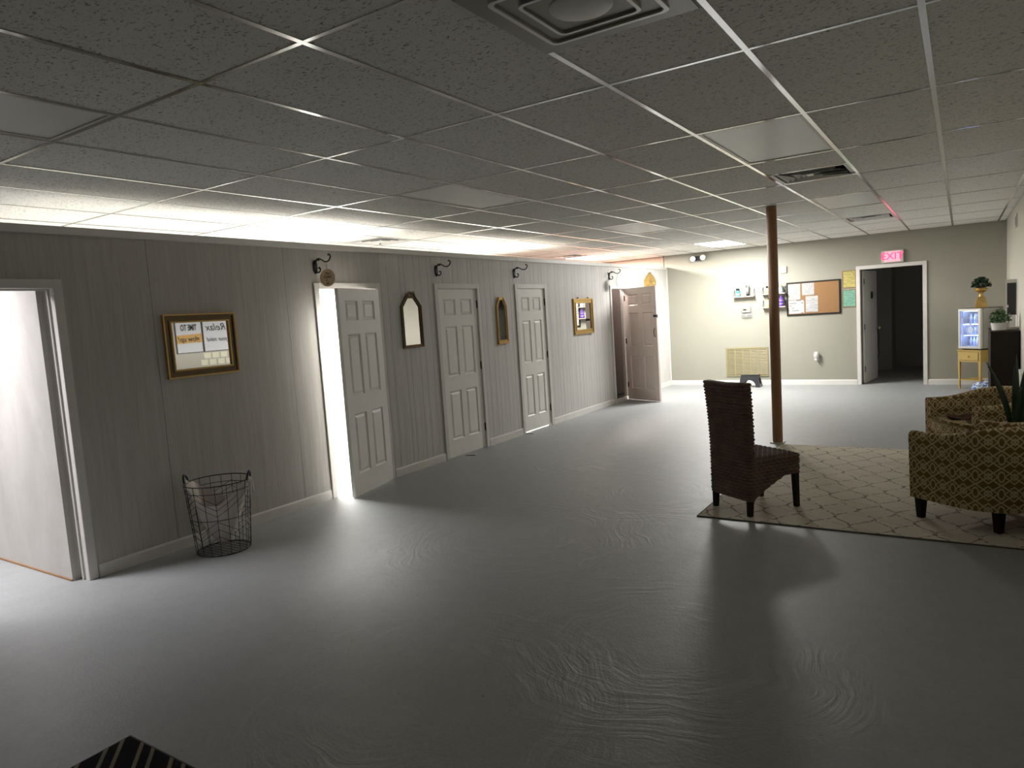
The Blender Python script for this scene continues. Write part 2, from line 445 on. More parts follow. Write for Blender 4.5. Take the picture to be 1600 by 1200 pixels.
# cross partitions between the little rooms
for i, (y, mt) in enumerate(((2.178, 'inner'), (5.86, 'inner'), (9.3, 'outer'))):
    struct(obj('wall_partition', MB().box(XO, XL - .10, y, y + .075, 0, TOP - .01), M[mt]), None)
struct(obj('wall_partition_south', MB().box(XO, XL - .10, -.8, -.72, 0, TOP - .01), M['inner']))
struct(obj('wall_closet', MB().box(XO, XL - .10, 9.375, 9.39, 0, TOP - .02), M['pink']))

# ------------------------------------------------------------------ ceiling
ceil = struct(obj('ceiling', MB().box(XO - .1, XR + .1, YB - .1, YF + .1, ZC + .14, ZC + .2), M['void']), 'suspended ceiling of speckled tiles in a metal grid')
HT = .0125
xs = [XO] + [GX + .61 * k for k in range(-13, 3) if GX + .61 * k > XO + .05] + [XR]
ys = [YB] + [GY + 1.22 * j for j in range(-5, 9) if YB + .05 < GY + 1.22 * j < YF - .05] + [YF]
kx = lambda i: GX + .61 * i
jy = lambda j: GY + 1.22 * j
lit = {(-9, -2): 'room1', (-9, 1): 'room2', (-9, 4): 'room3', (-9, 7): 'closet', (-5, 7): 'main'}
unlit = [(-5, -2), (-5, 1), (-1, 1), (-5, 4), (-1, 4), (-1, -2), (-1, 7)]
unlit.remove((-1, 7)); unlit.remove((-1, -2))
half_vents = {(-1, 2): ('hi', 'blade'), (-1, 6): ('lo', 'slot'), (-9, 2): ('hi', 'slot'), (-9, 6): ('hi', 'slot'), (-1, -1): ('lo', 'plaque')}
tile_cache = {}
def tile(x0, x1, y0, y1):
    sx, sy = round(x1 - x0, 4), round(y1 - y0, 4)
    if (sx, sy) not in tile_cache:
        mb = MB(); a, b = sx / 2 - .004, sy / 2 - .004
        mb.taper((0, 0, 0), (a, b), (0, 0, .016), (a, b))
        tile_cache[(sx, sy)] = mb.mesh('tile', M['tile'], .002, seg=1)
    link('tile', tile_cache[(sx, sy)], ceil, ((x0 + x1) / 2, (y0 + y1) / 2, ZC + .0025 + random.uniform(0, .0015)))
for a, b in zip(xs, xs[1:]):
    for c, d in zip(ys, ys[1:]):
        i, j = round((a - GX) / .61), round((c - GY) / 1.22)
        if abs(b - a - .61) < .01 and abs(d - c - 1.22) < .01:
            if (i, j) in lit or (i, j) in unlit: continue
            if (i, j) in half_vents:
                if half_vents[(i, j)][0] == 'hi': tile(a, b, c, c + .61)
                else: tile(a, b, c + .61, d)
                continue
        tile(a, b, c, d)
tee_w = .0125
tm = MB().taper((0, (YB + YF) / 2, 0), (tee_w, (YF - YB) / 2), (0, (YB + YF) / 2, .002), (tee_w, (YF - YB) / 2)).box(-.001, .001, YB, YF, .002, .035).mesh('tee', M['tee'])
for x in xs[1:-1]: link('tee', tm, ceil, (x, 0, ZC))
cm_ = {}
for x0, x1 in zip(xs, xs[1:]):
    sx = round(x1 - x0 - 2 * tee_w, 4)
    if sx not in cm_: cm_[sx] = sx
tmx = MB().box(XO, XR, -tee_w * .8, tee_w * .8, .0004, .0022).box(XO, XR, -.001, .001, .0022, .03).mesh('cross_tee', M['tee'])
for y in ys[1:-1]: link('cross_tee', tmx, ceil, (0, y, ZC))
for (i, j), (h, _) in half_vents.items():
    link('cross_tee', MB().box(kx(i) + .013, kx(i) + .597, -.009, .009, .0004, .0022).mesh('cross_tee', M['tee']), ceil, (0, jy(j) + .61, ZC))
struct(obj('trim_ceiling_angle', MB().box(XR - .02, XR, YB, YF, ZC - .001, ZC + .001).box(XL - .04, XR, YF - .02, YF, ZC - .001, ZC + .001), M['tee']))

# lights
def ceiling_light(i, j, key, label, group):
    t = thing('ceiling_light', label, 'ceiling light', (kx(i) + .305, jy(j) + .61, ZC), 0, group)
    a, b = .2915, .5965
    obj('frame', MB().ringprism(rect(-a, a, -b, b), rect(-a + .018, a - .018, -b + .018, b - .018), .001, .016, 'xy'), M['offwhite'], t)
    obj('housing', MB().box(-a, a, -b, b, .09, .1).box(-a, -a + .004, -b, b, .016, .09).box(a - .004, a, -b, b, .016, .09).box(-a, a, -b, -b + .004, .016, .09).box(-a, a, b - .004, b, .016, .09), M['white'], t)
    if key:
        col = {'closet': (1.0, .88, .80), 'room3': (1.0, .95, .90), 'room1': (1.0, .97, 1.0)}.get(key, (1.0, .985, .95))
        mt = lens('lit_lens_' + key, col, 3.0)
        ld = bpy.data.lights.new('fluorescent_tubes', 'AREA'); ld.shape = 'RECTANGLE'; ld.size = .54; ld.size_y = 1.15
        ld.energy = LAMP[key]; ld.spread = math.radians(SPREAD[key]); ld.color = col
        lo = bpy.data.objects.new('fluorescent_tubes', ld); C.objects.link(lo); lo.parent = t; lo.location = (0, 0, .004)
    else: mt = M['lens_off']
    obj('diffuser', MB().box(-a + .018, a - .018, -b + .018, b - .018, .006, .010), mt, t)
    return t
LL = {(-9, -2): 'lit fluorescent panel above the first room, behind the leftmost open doorway', (-9, 1): 'glowing panel seen over the partition above the ajar door with the round sign',
      (-9, 4): 'glowing panel seen over the partition between the second and third wall hooks', (-9, 7): 'warm glowing panel over the pink closet at the partition end',
      (-5, 7): 'the one glowing panel in the main ceiling near the far wall'}
UL = {(-5, -2): 'unlit white panel nearest the camera at left edge of ceiling', (-5, 1): 'unlit white panel in the ceiling out from the ajar door', (-1, 1): 'unlit white panel between the post and the large square diffuser',
      (-5, 4): 'faint unlit panel in line with the glowing main panel', (-1, 4): 'unlit white panel between the two small ceiling vents near the exit sign'}
for k, v in lit.items(): ceiling_light(*k, v, LL[k], 'fluorescent panels that are on')
for k in unlit: ceiling_light(*k, None, UL[k], 'fluorescent panels that are off')

# vents
def vent_base(name, label, i, j, h):
    y = jy(j) + (.915 if h == 'hi' else .305)
    t = thing(name, label, 'ceiling vent', (kx(i) + .305, y, ZC), 0, None)
    a = .292
    obj('frame', MB().ringprism(rect(-a, a, -a, a), rect(-a + .03, a - .03, -a + .03, a - .03), .0005, .014, 'xy'), M['ventgrey'], t)
    obj('duct', MB().box(-a + .028, a - .028, -a + .028, a - .028, .10, .105).box(-a + .026, -a + .03, -a + .03, a - .03, .012, .10).box(a - .03, a - .026, -a + .03, a - .03, .012, .10).box(-a + .03, a - .03, -a + .026, -a + .03, .012, .10).box(-a + .03, a - .03, a - .03, a - .026, .012, .10), M['void'], t)
    return t
def blade_vent(label, i, j, h, n=4, bent=False):
    t = vent_base('ceiling_vent', label, i, j, h); a = .262
    for q in range(4):                            # four triangular fields of louvres
        for k in range(n):
            d0 = .05 + k * (a - .05) / n; ln = d0 + .03
            pts = []
            for s in (0, 1):
                rr = d0 + s * (a - .05) / n * (1.0 if q in (1, ) else .62); zz = .045 - s * .045 if not bent else .04 - s * .04
                pts.append([(rr, -ln + s * .0, zz), (rr, ln, zz)])
            ca, sa = math.cos(q * PI / 2), math.sin(q * PI / 2)
            P = [[(x * ca - y * sa, x * sa + y * ca, z) for x, y, z in row] for row in pts]
            mb = MB().grid(P); n0 = len(mb.v); mb.v += [(x, y, z + .002) for x, y, z in mb.v[:4]]
            mb.f += [(n0, n0 + 2, n0 + 3, n0 + 1)]
            obj('blade', mb, M['ventgrey'], t)
    obj('centre_plate', MB().box(-.05, .05, -.05, .05, .002, .006), M['ventgrey'], t)
    return t
bv = blade_vent('grey louvred ceiling vent above the brown post with bent blades', -1, 2, 'hi', 4)
for x, y, rz, ry, ln in ((.17, .16, .5, .35, .13), (.12, .03, .25, .45, .12), (.07, -.12, -.2, .4, .11), (-.17, -.08, 1.3, .5, .10), (-.20, -.18, 1.2, .5, .09)):
    obj('bent_blade', MB().box(-ln, ln, -.032, .032, -.001, .001), M['white'], bv, (x, y, .006), rot=(ry, 0, rz))
blade_vent('small louvred ceiling vent next to the exit sign', -1, 6, 'lo', 3)
blade_vent('louvred ceiling vent over the room beyond the ajar door', -9, 2, 'hi', 3)
blade_vent('louvred ceiling vent next to the warm glowing closet panel', -9, 6, 'hi', 3)
t = thing('square_diffuser', 'large square plaque ceiling diffuser with stepped ridges at top of view', 'ceiling vent', (kx(-1) + .305, jy(-1) + .352, ZC))
obj('flange', MB().ringprism(rect(-.298, .298, -.298, .298), rect(-.20, .20, -.20, .20), -.020, -.012, 'xy').ringprism(rect(-.29, .29, -.29, .29), rect(-.28, .28, -.28, .28), -.012, -.0004, 'xy'), M['bigvent'], t, bevel=.003)
obj('duct', MB().box(-.28, .28, -.28, .28, .03, .034), M['void'], t)
def rring(h, wd, z0, z1, name):
    def rr(hh, r):
        o = []
        for cx, cy, a0 in ((1, 1, 0), (-1, 1, 90), (-1, -1, 180), (1, -1, 270)):
            for k in range(5):
                a = math.radians(a0 + k * 22.5); o.append((cx * (hh - r) + r * math.cos(a), cy * (hh - r) + r * math.sin(a)))
        return o
    obj(name, MB().ringprism(rr(h, .03), rr(h - wd, .022), z0, z1, 'xy'), M['bigridge'], t, smooth=40)
rring(.225, .016, -.030, -.014, 'ridge'); rring(.155, .013, -.034, -.016, 'ridge')
obj('step', MB().ringprism(rect(-.212, .212, -.212, .212), rect(-.14, .14, -.14, .14), -.022, -.016, 'xy'), M['bigvent'], t)
obj('plaque', MB().taper((0, 0, -.026), (.143, .143), (0, 0, -.016), (.143, .143)), M['bigvent'], t, bevel=.004)
obj('cone', MB().lathe([(.105, -.027), (.10, -.031), (.085, -.034), (.03, -.036)], 28), M['ventgrey'], t, smooth=40)

# ------------------------------------------------------------------ left partition: core, panels, planks, trims
doors = {1: (1.40, 2.235, 1.98), 2: (4.492, 5.246, 1.97), 3: (6.235, 6.995, 1.97), 4: (7.925, 8.652, 1.97), 5: (10.925, 11.51, 1.96)}
core = MB(); ycur = YB
for n, (a, b, h) in doors.items():
    core.box(XL - .09, XL - .012, ycur, a - .012, 0, TOP - .02); core.box(XL - .09, XL - .012, a - .012, b + .012, h + .012, TOP - .02); ycur = b + .012
core.box(XL - .09, XL - .012, ycur, YF, 0, TOP - .02)
wl = struct(obj('wall_left', core, M['joint']), 'grey wood-grain panelled partition with five doorways, open above')
def clipped(y0, y1, name, mat):
    segs = []; cuts = [(a - .012, b + .012, h + .012) for a, b, h in doors.values()]
    ylist = sorted({y0, y1, *[c for ab in cuts for c in ab[:2] if y0 < c < y1]})
    mb = MB()
    for a, b in zip(ylist, ylist[1:]):
        z0 = 0.0
        for c in cuts:
            if a >= c[0] - 1e-6 and b <= c[1] + 1e-6: z0 = c[2]
        mb.box(-.012, 0, a - y0, b - y0, z0, TOP - .025)
    g = .0016
    for k, (x, y, z) in enumerate(mb.v):
        if abs(y) < 1e-6: mb.v[k] = (x, g, z)
        elif abs(y - (y1 - y0)) < 1e-6: mb.v[k] = (x, y1 - y0 - g, z)
    obj(name, mb, mat, wl, (XL, y0, 0))
for y0, y1 in ((-3.0, -1.98), (-1.98, -.76), (-.76, .46), (.46, 1.68), (1.68, 2.895), (2.895, 4.12), (4.12, 5.325)): clipped(y0, y1, 'wall_panel', M['panel'])
ycur = 5.325; pat = [.10, .20, .075, .155, .10, .125, .08, .19, .195]; q = 0
while ycur < YF - .03:
    nx = min(ycur + pat[q % 9], YF - .002)
    if YF - nx < .04: nx = YF - .002
    clipped(ycur, nx, 'wall_plank', M['plank']); ycur = nx; q += 1
obj('back_lining', MB().box(XL - .095, XL - .09, YB, 1.38, 0, TOP - .02).box(XL - .095, XL - .09, 2.26, 4.47, 0, TOP - .02).box(XL - .095, XL - .09, 5.27, 6.2, 0, TOP - .02).box(XL - .095, XL - .09, 8.7, 10.9, 0, TOP - .02), M['inner'], wl)
for n, (a, b) in enumerate(((YB, 3.48), (3.482, 7.95), (7.952, YF))):
    struct(obj('trim_%d' % (n + 1), MB().box(XL - .10, XL + .022, a, b, TOP - .052, TOP), M['whitewood'], bevel=.004), None)
ycur = YB; nb = 0
for n, (a, b, h) in list(doors.items()) + [(9, (YF, YF, 0))]:
    y1 = a - (.07 if n != 9 else 0)
    struct(obj('baseboard_left', MB().prism([(0, 0), (.013, 0), (.013, .075), (.008, .088), (0, .088)], ycur, y1, 'xz'), M['whitewood'], None, (XL, 0, 0)))
    ycur = b + .07
struct(obj('baseboard_back', MB().prism([(0, 0), (0, .09), (-.008, .09), (-.013, .078), (-.013, 0)], XL + .014, -1.56, 'yz').prism([(0, 0), (0, .09), (-.008, .09), (-.013, .078), (-.013, 0)], -.48, XR, 'yz'), M['whitewood'], None, (0, YF, 0)))
struct(obj('baseboard_right', MB().box(XR - .012, XR, YB, YF - .013, 0, .09), M['whitewood'], bevel=.002))
struct(obj('trim_corner', MB().box(XL, XL + .022, YF - .022, YF, .09, TOP - .052), M['whitewood'], bevel=.004))

# doors -------------------------------------------------------------
def leaf_part(parent, wd, ht, mat, loc, rz, sgn):   # leaf runs from the hinge along local x * sgn
    th = .035; st = .105; mu = .095
    pw = (wd - 2 * st - mu) / 2
    xsx = [(st, st + pw), (st + pw + mu, wd - st)]
    zs = [(.205 * ht / 2, .79 * ht / 2), (.965 * ht / 2, 1.56 * ht / 2), (1.69 * ht / 2, 1.885 * ht / 2)]
    f = lambda a, b: (a, b) if sgn > 0 else (-b, -a)
    mb = MB()
    for a, b in ((0, st), (st + pw, st + pw + mu), (wd - st, wd)): mb.box(*f(a, b), -th / 2, th / 2, 0, ht)
    zz = [0] + [v for p in zs for v in p] + [ht]
    for k in range(0, len(zz), 2):
        for a, b in xsx: mb.box(*f(a, b), -th / 2, th / 2, zz[k], zz[k + 1])
    L = obj('leaf', mb, mat, parent, loc, rz)
    for a, b in xsx:
        for z0, z1 in zs:
            pm = MB()
            for sd in (-1, 1):
                y0, y1, y2 = sd * (th / 2 - .0002), sd * (th / 2 - .013), sd * (th / 2 - .004)
                x0, x1 = f(a, b)
                for i, (m0, ya, m1, yb) in enumerate(((0, y0, .014, y1), (.014, y1, .020, y1), (.020, y1, .040, y2))):
                    o = [(x0 + m0, z0 + m0), (x1 - m0, z0 + m0), (x1 - m0, z1 - m0), (x0 + m0, z1 - m0)]
                    n_ = [(x0 + m1, z0 + m1), (x1 - m1, z0 + m1), (x1 - m1, z1 - m1), (x0 + m1, z1 - m1)]
                    for k in range(4):
                        k2 = (k + 1) % 4
                        pm.quad((o[k][0], ya, o[k][1]), (o[k2][0], ya, o[k2][1]), (n_[k2][0], yb, n_[k2][1]), (n_[k][0], yb, n_[k][1]))
                pm.quad((x0 + .04, y2, z0 + .04), (x1 - .04, y2, z0 + .04), (x1 - .04, y2, z1 - .04), (x0 + .04, y2, z1 - .04))
            obj('panel', pm, mat, L)
    return L
def frame_left(n, label, stop=True):
    a, b, h = doors[n]
    d = struct(link('door_%d' % n, None, None, (XL, a, 0)), label)
    cw = .058; wd = b - a
    for nm, bx in (('casing', (0, .016, -cw, 0, 0, h + cw)), ('casing', (0, .016, wd, wd + cw, 0, h + cw)), ('head_casing', (0, .016, 0, wd, h, h + cw))):
        obj(nm, MB().box(*bx), M['whitewood'], d, bevel=.003)
    for bx in ((-.095, 0, -.012, 0, 0, h), (-.095, 0, wd, wd + .012, 0, h), (-.095, 0, -.012, wd + .012, h, h + .012)):
        obj('jamb', MB().box(*bx), M['whitewood'], d)
    if stop:
        for bx in ((-.062, -.045, 0, .012, 0, h), (-.062, -.045, wd - .012, wd, 0, h), (-.062, -.045, .012, wd - .012, h - .012, h)):
            obj('stop', MB().box(*bx), M['whitewood'], d)
    return d, wd, h
def hinges(d, x, y, zs=(.26, 1.03, 1.78)):
    for z in zs: obj('hinge', MB().box(x - .004, x + .006, y - .006, y + .006, z - .045, z + .045).lathe([(.006, -.05), (.006, .05)], 8, (x + .006, y, z)), M['bronze'], d)
d, wd, h = frame_left(1, 'brightly lit open doorway at left edge, its white casing in shade')
obj('jamb_gap_board', MB().box(-.30, -.098, wd - .006, wd - .0005, 0, .012), M['rawwood'], d)
d, wd, h = frame_left(2, 'white six-panel door standing ajar under the round wooden sign')
leaf_part(d, .748, 1.955, M['doorpaint'], (.016, wd - .004, .008), -PI / 2 + math.radians(14.5), 1)
hinges(d, .016, wd + .002)
obj('catch', MB().box(-.02, .004, .36, .39, h - .018, h - .002).lathe([(.005, 0), (.006, .012)], 8, (.008, .375, h - .02)), M['bronze'], d)
for n, lb in ((3, 'closed white six-panel door between the dark-topped mirror and the narrow gold mirror'), (4, 'closed white six-panel door right of the narrow gold mirror')):
    d, wd, h = frame_left(n, lb)
    leaf_part(d, wd - .008, 1.945 if n == 4 else 1.960, M['doorpaint'], (-.024, wd - .004, .018 if n == 4 else .003), -PI / 2, 1)
    hinges(d, -.002, wd - .001)
d, wd, h = frame_left(5, 'wide-open warm-lit white six-panel door swung into the room at the partition end')
L5 = leaf_part(d, .775, 1.95, M['doorpink'], (.015, wd - .062, .01), math.radians(-24), 1)
for z in (.26, 1.03, 1.78): obj('hinge', MB().box(.0, .028, -.0205, -.0175, z - .045, z + .045), M['bronze'], L5)
obj('latch', MB().box(.705, .775, -.024, -.0175, 1.43, 1.465).box(.775, .779, -.01, .01, 1.42, 1.47), M['black'], L5)
obj('pull_handle', MB().tube([(.735, -.018, 1.10), (.735, -.045, 1.11), (.735, -.052, 1.17), (.735, -.045, 1.23), (.735, -.018, 1.24)], .006, 8), M['bronze'], L5, smooth=50)
obj('threshold', MB().box(-.06, -.02, .005, wd - .005, .0, .05), M['whitewood'], d)

# inner side wall trim of room 1: raw edges
struct(obj('trim_room_edge', MB().box(XO, XL - .10, 2.170, 2.1775, .002, .012), M['rawwood']))

# dark box added to fill door 5 with closet shade; cables in front
t = thing('dark_closet_fill', 'dark maroon box added as closet shade inside the doorway with cables hanging', 'cabinet', (-5.55, 11.3, 0))
obj('carcass', MB().box(-.2, .2, -.9, .9, 0.05, 2.1), M['maroon'], t, bevel=.005)
obj('plinth', MB().box(-.18, .17, -.88, .88, 0, .05), M['black'], t)
for k, (y, s) in enumerate(((-.36, .02), (-.22, -.03), (-.10, .12), (.10, .02))):
    pts = [(-5.315 + .008 * math.sin(k + q_), 11.3 + y + s * (q_ / 9) ** 2 + .008 * math.sin(q_ * 1.3 + k), 1.95 - q_ * .2) for q_ in range(10)]
    obj('cable', MB().tube([(a + 5.55, b - 11.3, c) for a, b, c in pts] + [(.19, pts[-1][1] - 11.3, .1)], .0055, 6), M['cable'], t, smooth=60)

# far door 6
d = struct(link('door_6', None, None, (-1.49, YF, 0)), 'far doorway to the dim back room, grey door folded open inside')
wd, h = .945, 2.02
for nm, bx in (('casing', (-.062, 0, -.018, 0, 0, h + .062)), ('casing', (wd, wd + .062, -.018, 0, 0, h + .062)), ('head_casing', (0, wd, -.018, 0, h, h + .062))):
    obj(nm, MB().box(*bx), M['whitewood'], d, bevel=.003)
for bx in ((-.012, 0, 0, .13, 0, h), (wd, wd + .012, 0, .13, 0, h), (-.012, wd + .012, 0, .13, h, h + .012)): obj('jamb', MB().box(*bx), M['whitewood'], d)
L6 = obj('leaf', MB().box(0, .90, -.0175, .0175, 0, 1.995), plain('grey_door_paint', (.70, .70, .67), .45), d, (.03, .135, .012), math.radians(82.5), bevel=.003)
obj('door_knob', MB().tube([(.84, -.018, .94), (.84, -.05, .94)], [.012, .012], 10).lathe([(.001, -.028), (.02, -.022), (.028, 0), (.02, .022), (.001, .028)], 12, (.84, -.066, .94)), plain('brushed_knob', (.5, .47, .4), .3, .9), L6, smooth=50)
obj('small_sign', MB().prism([(.475, 1.49), (.575, 1.49), (.59, 1.51), (.59, 1.60), (.575, 1.62), (.475, 1.62), (.46, 1.60), (.46, 1.51)], -.022, -.0178, 'xz'), M['black'], L6)
for z in (.25, 1.0, 1.8): obj('hinge', MB().box(-.012, .02, -.022, -.016, z - .05, z + .05), M['bronze'], L6)
obj('door_strap', MB().tube([(.88, -.03, .93), (.90, -.05, .8), (.89, -.04, .62), (.90, -.05, .45), (.87, -.03, .38)], .009, 6), M['black'], L6, smooth=60)

# ------------------------------------------------------------------ mirrors on the left wall (face +x); local y along wall, z up
def wall_mirror(name, label, outer, y, z, inset, mat, prof=(.024, .014), name_gilt=False):
    t = thing(name, label, 'mirror', (XL, y, z))
    cx = sum(p[0] for p in outer) / len(outer); cz = sum(p[1] for p in outer) / len(outer)
    def ins(dd):
        n = len(outer); out = []
        for k in range(n):
            p0, p1, p2 = Vector(outer[k - 1]), Vector(outer[k]), Vector(outer[(k + 1) % n])
            e0, e1 = (p1 - p0).normalized(), (p2 - p1).normalized()
            n0, n1 = Vector((-e0.y, e0.x)), Vector((-e1.y, e1.x))
            bs = (n0 + n1).normalized(); out.append(tuple(p1 + bs * (dd / max(.3, bs.dot(n0)))))
        return out
    A, B, Cc, D = outer, ins(inset * .35), ins(inset * .7), ins(inset)
    mb = MB().ringprism(A, B, .0, prof[0], 'yz').ringprism(B, Cc, .0, prof[1], 'yz').ringprism(Cc, D, .0, prof[0] * .85, 'yz')
    obj('frame', mb, mat, t, bevel=.002)
    if name_gilt: obj('gilt_slip', MB().ringprism(ins(inset * .92), ins(inset * 1.12), .006, prof[0] * .95, 'yz').ringprism(ins(-.004), ins(.006), 0, prof[0] * 1.05, 'yz'), M['gold'], t)
    obj('glass', MB().prism(ins(inset - .004), .003, .007, 'yz'), M['mirror'], t)
    return t
wall_mirror('wall_mirror', 'large gold-framed rectangular mirror above the wire bin reflecting lettered banners', rect(-.302, .302, -.238, .238), 3.258, 1.541, .055, plain('gold_bronze_frame', (.16, .11, .06), .36, .7, .3, bump=.1), name_gilt=True)
def gable(wd, z0, zs, zt, tw): return [(-wd, z0), (wd, z0), (wd, zs), (tw, zt), (-tw, zt), (-wd, zs)]
tA = wall_mirror('wall_mirror', 'dark bronze mirror with clipped top and ribbon crest beside the ajar door', gable(.165, -.28, .17, .285, .065), 5.755, 1.615, .032, M['golddark'])
obj('crest', MB().tube([(.02, -.06, .275), (.03, -.03, .315), (.032, 0, .30), (.03, .03, .315), (.02, .06, .275)], .014, 8).lathe([(.001, -.02), (.022, 0), (.001, .02)], 10, (.03, 0, .305)), M['golddark'], tA, smooth=50)
tB = wall_mirror('wall_mirror', 'narrow gold mirror with clipped top between the two closed doors', gable(.118, -.30, .17, .285, .05), 7.512, 1.575, .034, M['gold'])
obj('base_ledge', MB().box(0, .032, -.125, .125, -.318, -.298), M['gold'], tB, bevel=.004)
tC = wall_mirror('wall_mirror', 'gold rectangular mirror beside the wide-open door reflecting bottles', rect(-.315, .315, -.278, .278), 9.82, 1.535, .075, M['gold'])
tC.rotation_euler = (0, 0, math.radians(-1.5)); tC.location.x += .0085
for y in (-.15, .17): obj('hanger', MB().lathe([(.012, -.01), (.012, .01)], 8, (.008, y, .285)), M['black'], tC)

# ------------------------------------------------------------------ scroll brackets and hanging signs
def bracket(y, z, label):
    t = thing('scroll_bracket', label, 'hook', (XL, y, z), 0, None)
    obj('back_plate', MB().prism([(-.022, -.03), (-.010, -.062), (0, -.07), (.010, -.062), (.022, -.03), (.024, .03), (.012, .055), (0, .06), (-.012, .055), (-.024, .03)], .0005, .014, 'yz'), M['iron'], t, bevel=.003)
    arm = [(.012, 0, .02), (.02, 0, .045), (.045, 0, .066), (.075, 0, .066), (.105, 0, .05), (.14, 0, .032), (.175, 0, .032), (.20, 0, .045), (.215, 0, .068), (.212, 0, .088), (.198, 0, .096), (.188, 0, .088)]
    obj('arm', MB().tube(arm, [.008, .009, .009, .008, .007, .007, .007, .007, .007, .007, .007, .009], 8), M['iron'], t, smooth=60)
    obj('lower_scroll', MB().tube([(.012, 0, -.035), (.03, 0, -.055), (.052, 0, -.058), (.07, 0, -.045), (.074, 0, -.025), (.062, 0, -.012), (.054, 0, -.02)], [.008, .008, .007, .007, .007, .008, .009], 8), M['iron'], t, smooth=60)
    obj('leaf_curl', MB().tube([(.04, 0, .06), (.062, 0, .05), (.068, 0, .054)], .006, 6), M['iron'], t, smooth=60)
    return t
for y, lb in ((4.475, 'black iron scroll hook above the ajar door holding the round wooden sign'), (6.24, 'bare black scroll hook above the first closed door'), (7.885, 'bare black scroll hook above the second closed door'), (10.87, 'black scroll hook over the closet opening holding the thin pale disc')):
    bracket(y, 2.175, lb)
t = thing('round_wooden_sign', 'round birch disc sign with dark writing hanging over the ajar door', 'sign', (-4.845, 4.478, 2.062), 0)
mb = MB(); mb.lathe([(.078, -.005), (.080, -.003), (.080, .003), (.078, .005)], 32)
obj('disc', mb, M['wood_sign'], t, rot=(PI / 2, 0, math.radians(14)), smooth=40)
link('hook_cord', MB().tube([(.0, 0, .078), (.006, 0, .11), (0, 0, .136), (-.006, 0, .11), (0, 0, .078)], .0016, 5).mesh('hook_cord', M['rawwood']), t)
for body, size, z, shx in (('The', .034, .040, .0), ('Cabin', .036, .008, .0)):
    link('lettering', text_mesh(body, size, M['ink'], .0006, .25), t, (math.sin(math.radians(14)) * .0062, -.0062, z), rot=(PI / 2, 0, math.radians(14)))
obj('lamp_mark', MB().box(-.018, .018, -.0066, -.0052, -.058, -.052).box(-.002, .002, -.0066, -.0052, -.052, -.035).box(-.012, -.006, -.0066, -.0052, -.03, -.012), M['ink'], t, rz=math.radians(14))
t = thing('pale_disc_sign', 'thin pale round disc hanging edge-on from the hook over the closet', 'sign', (-4.845, 10.875, 2.068), 0)
obj('disc', MB().lathe([(.083, -.003), (.083, .003)], 28), plain('pale_disc', (.62, .61, .55), .6), t, rot=(PI / 2, 0, math.radians(98)))
obj('rim', MB().tube([(.084 * math.cos(a * PI / 14), 0, .084 * math.sin(a * PI / 14)) for a in range(28)], .003, 6, True), M['rawwood'], t, rz=math.radians(98), smooth=60)
obj('hook_cord', MB().tube([(0, 0, .084), (0, 0, .131)], .002, 5), M['rawwood'], t)

# gold house plaque above / behind the open door
t = thing('gold_house_plaque', 'gold house-shaped plaque with rosette high on the partition end', 'plaque', (XL, 12.66, 2.02))
hp = [(-.24, -.05), (.24, -.05), (.25, .10), (.12, .19), (.05, .215), (0, .25), (-.05, .215), (-.12, .19), (-.25, .10)]
obj('body', MB().prism(hp, 0, .05, 'yz'), M['gold'], t, bevel=.003)
obj('rosette', MB().lathe([(.05, 0), (.055, .008), (.03, .012), (.028, .022), (.001, .026)], 16), M['gold'], t, (.05, 0, .10), rot=(0, PI / 2, 0), smooth=40)
for y in (-.16, .16): obj('scroll', MB().tube([(.05, y + .04 * math.cos(a * .7), .03 + .04 * math.sin(a * .7)) for a in range(9)], .008, 6), M['gold'], t, smooth=60)

# ------------------------------------------------------------------ support post
t = thing('support_post', 'brown painted round steel post rising from floor to ceiling', 'post', (-1.735, 8.04, 0))
obj('shaft', MB().lathe([(.054, .012), (.054, ZC - .002)], 28), M['brownpost'], t, smooth=40)
obj('base_plate', MB().box(-.07, .07, -.07, .07, 0, .012), M['offwhite'], t, bevel=.002)

# ------------------------------------------------------------------ wire bin with liner
def bin_r(z): return .190 + (.232 - .190) * z / .53
t = thing('wire_bin', 'black wire waste bin with chevron wires against the panelled wall', 'bin', (-4.675, 3.055, 0))
NV = 18
mb = MB()
ring = lambda z, r=None: [((r or bin_r(z)) * math.cos(a * 2 * PI / 36), (r or bin_r(z)) * math.sin(a * 2 * PI / 36), z) for a in range(36)]
for z, rr in ((.004, .004), (.27, .0026), (.47, .0026), (.526, .004)): obj('hoop', MB().tube(ring(z), rr, 6, True), M['iron'], t, smooth=60)
for k in range(NV):
    a = 2 * PI * k / NV
    obj('upright', MB().tube([(bin_r(z) * math.cos(a), bin_r(z) * math.sin(a), z) for z in (.004, .27, .526)], .0023, 5), M['iron'], t, smooth=60)
chev = MB()
for k in range(NV):
    a0, a1 = 2 * PI * k / NV, 2 * PI * (k + 1) / NV
    up = k % 4 < 2
    for z in (.06, .115, .17, .30, .345, .39):
        za, zb = (z + .05 * (k % 2), z + .05 * (1 - k % 2)) if False else ((z + .05 * ((k % 4) if up else 0), 0) if False else (z + .045 * (k % 2 if up else 2 - (k % 4 - 2) - (0)), 0))
        m4 = k % 4
        tri = [0, .045, .09, .045, 0]
        za, zb = z + tri[m4] * (1 if z > .27 else -1) + (0 if z > .27 else .09), z + tri[m4 + 1] * (1 if z > .27 else -1) + (0 if z > .27 else .09)
        chev.tube([(bin_r(za) * math.cos(a0), bin_r(za) * math.sin(a0), za), (bin_r(zb) * math.cos(a1), bin_r(zb) * math.sin(a1), zb)], .0018, 4)
o = obj('chevron_wires', chev, M['iron'], t); o['kind'] = 'stuff'
bt = MB()
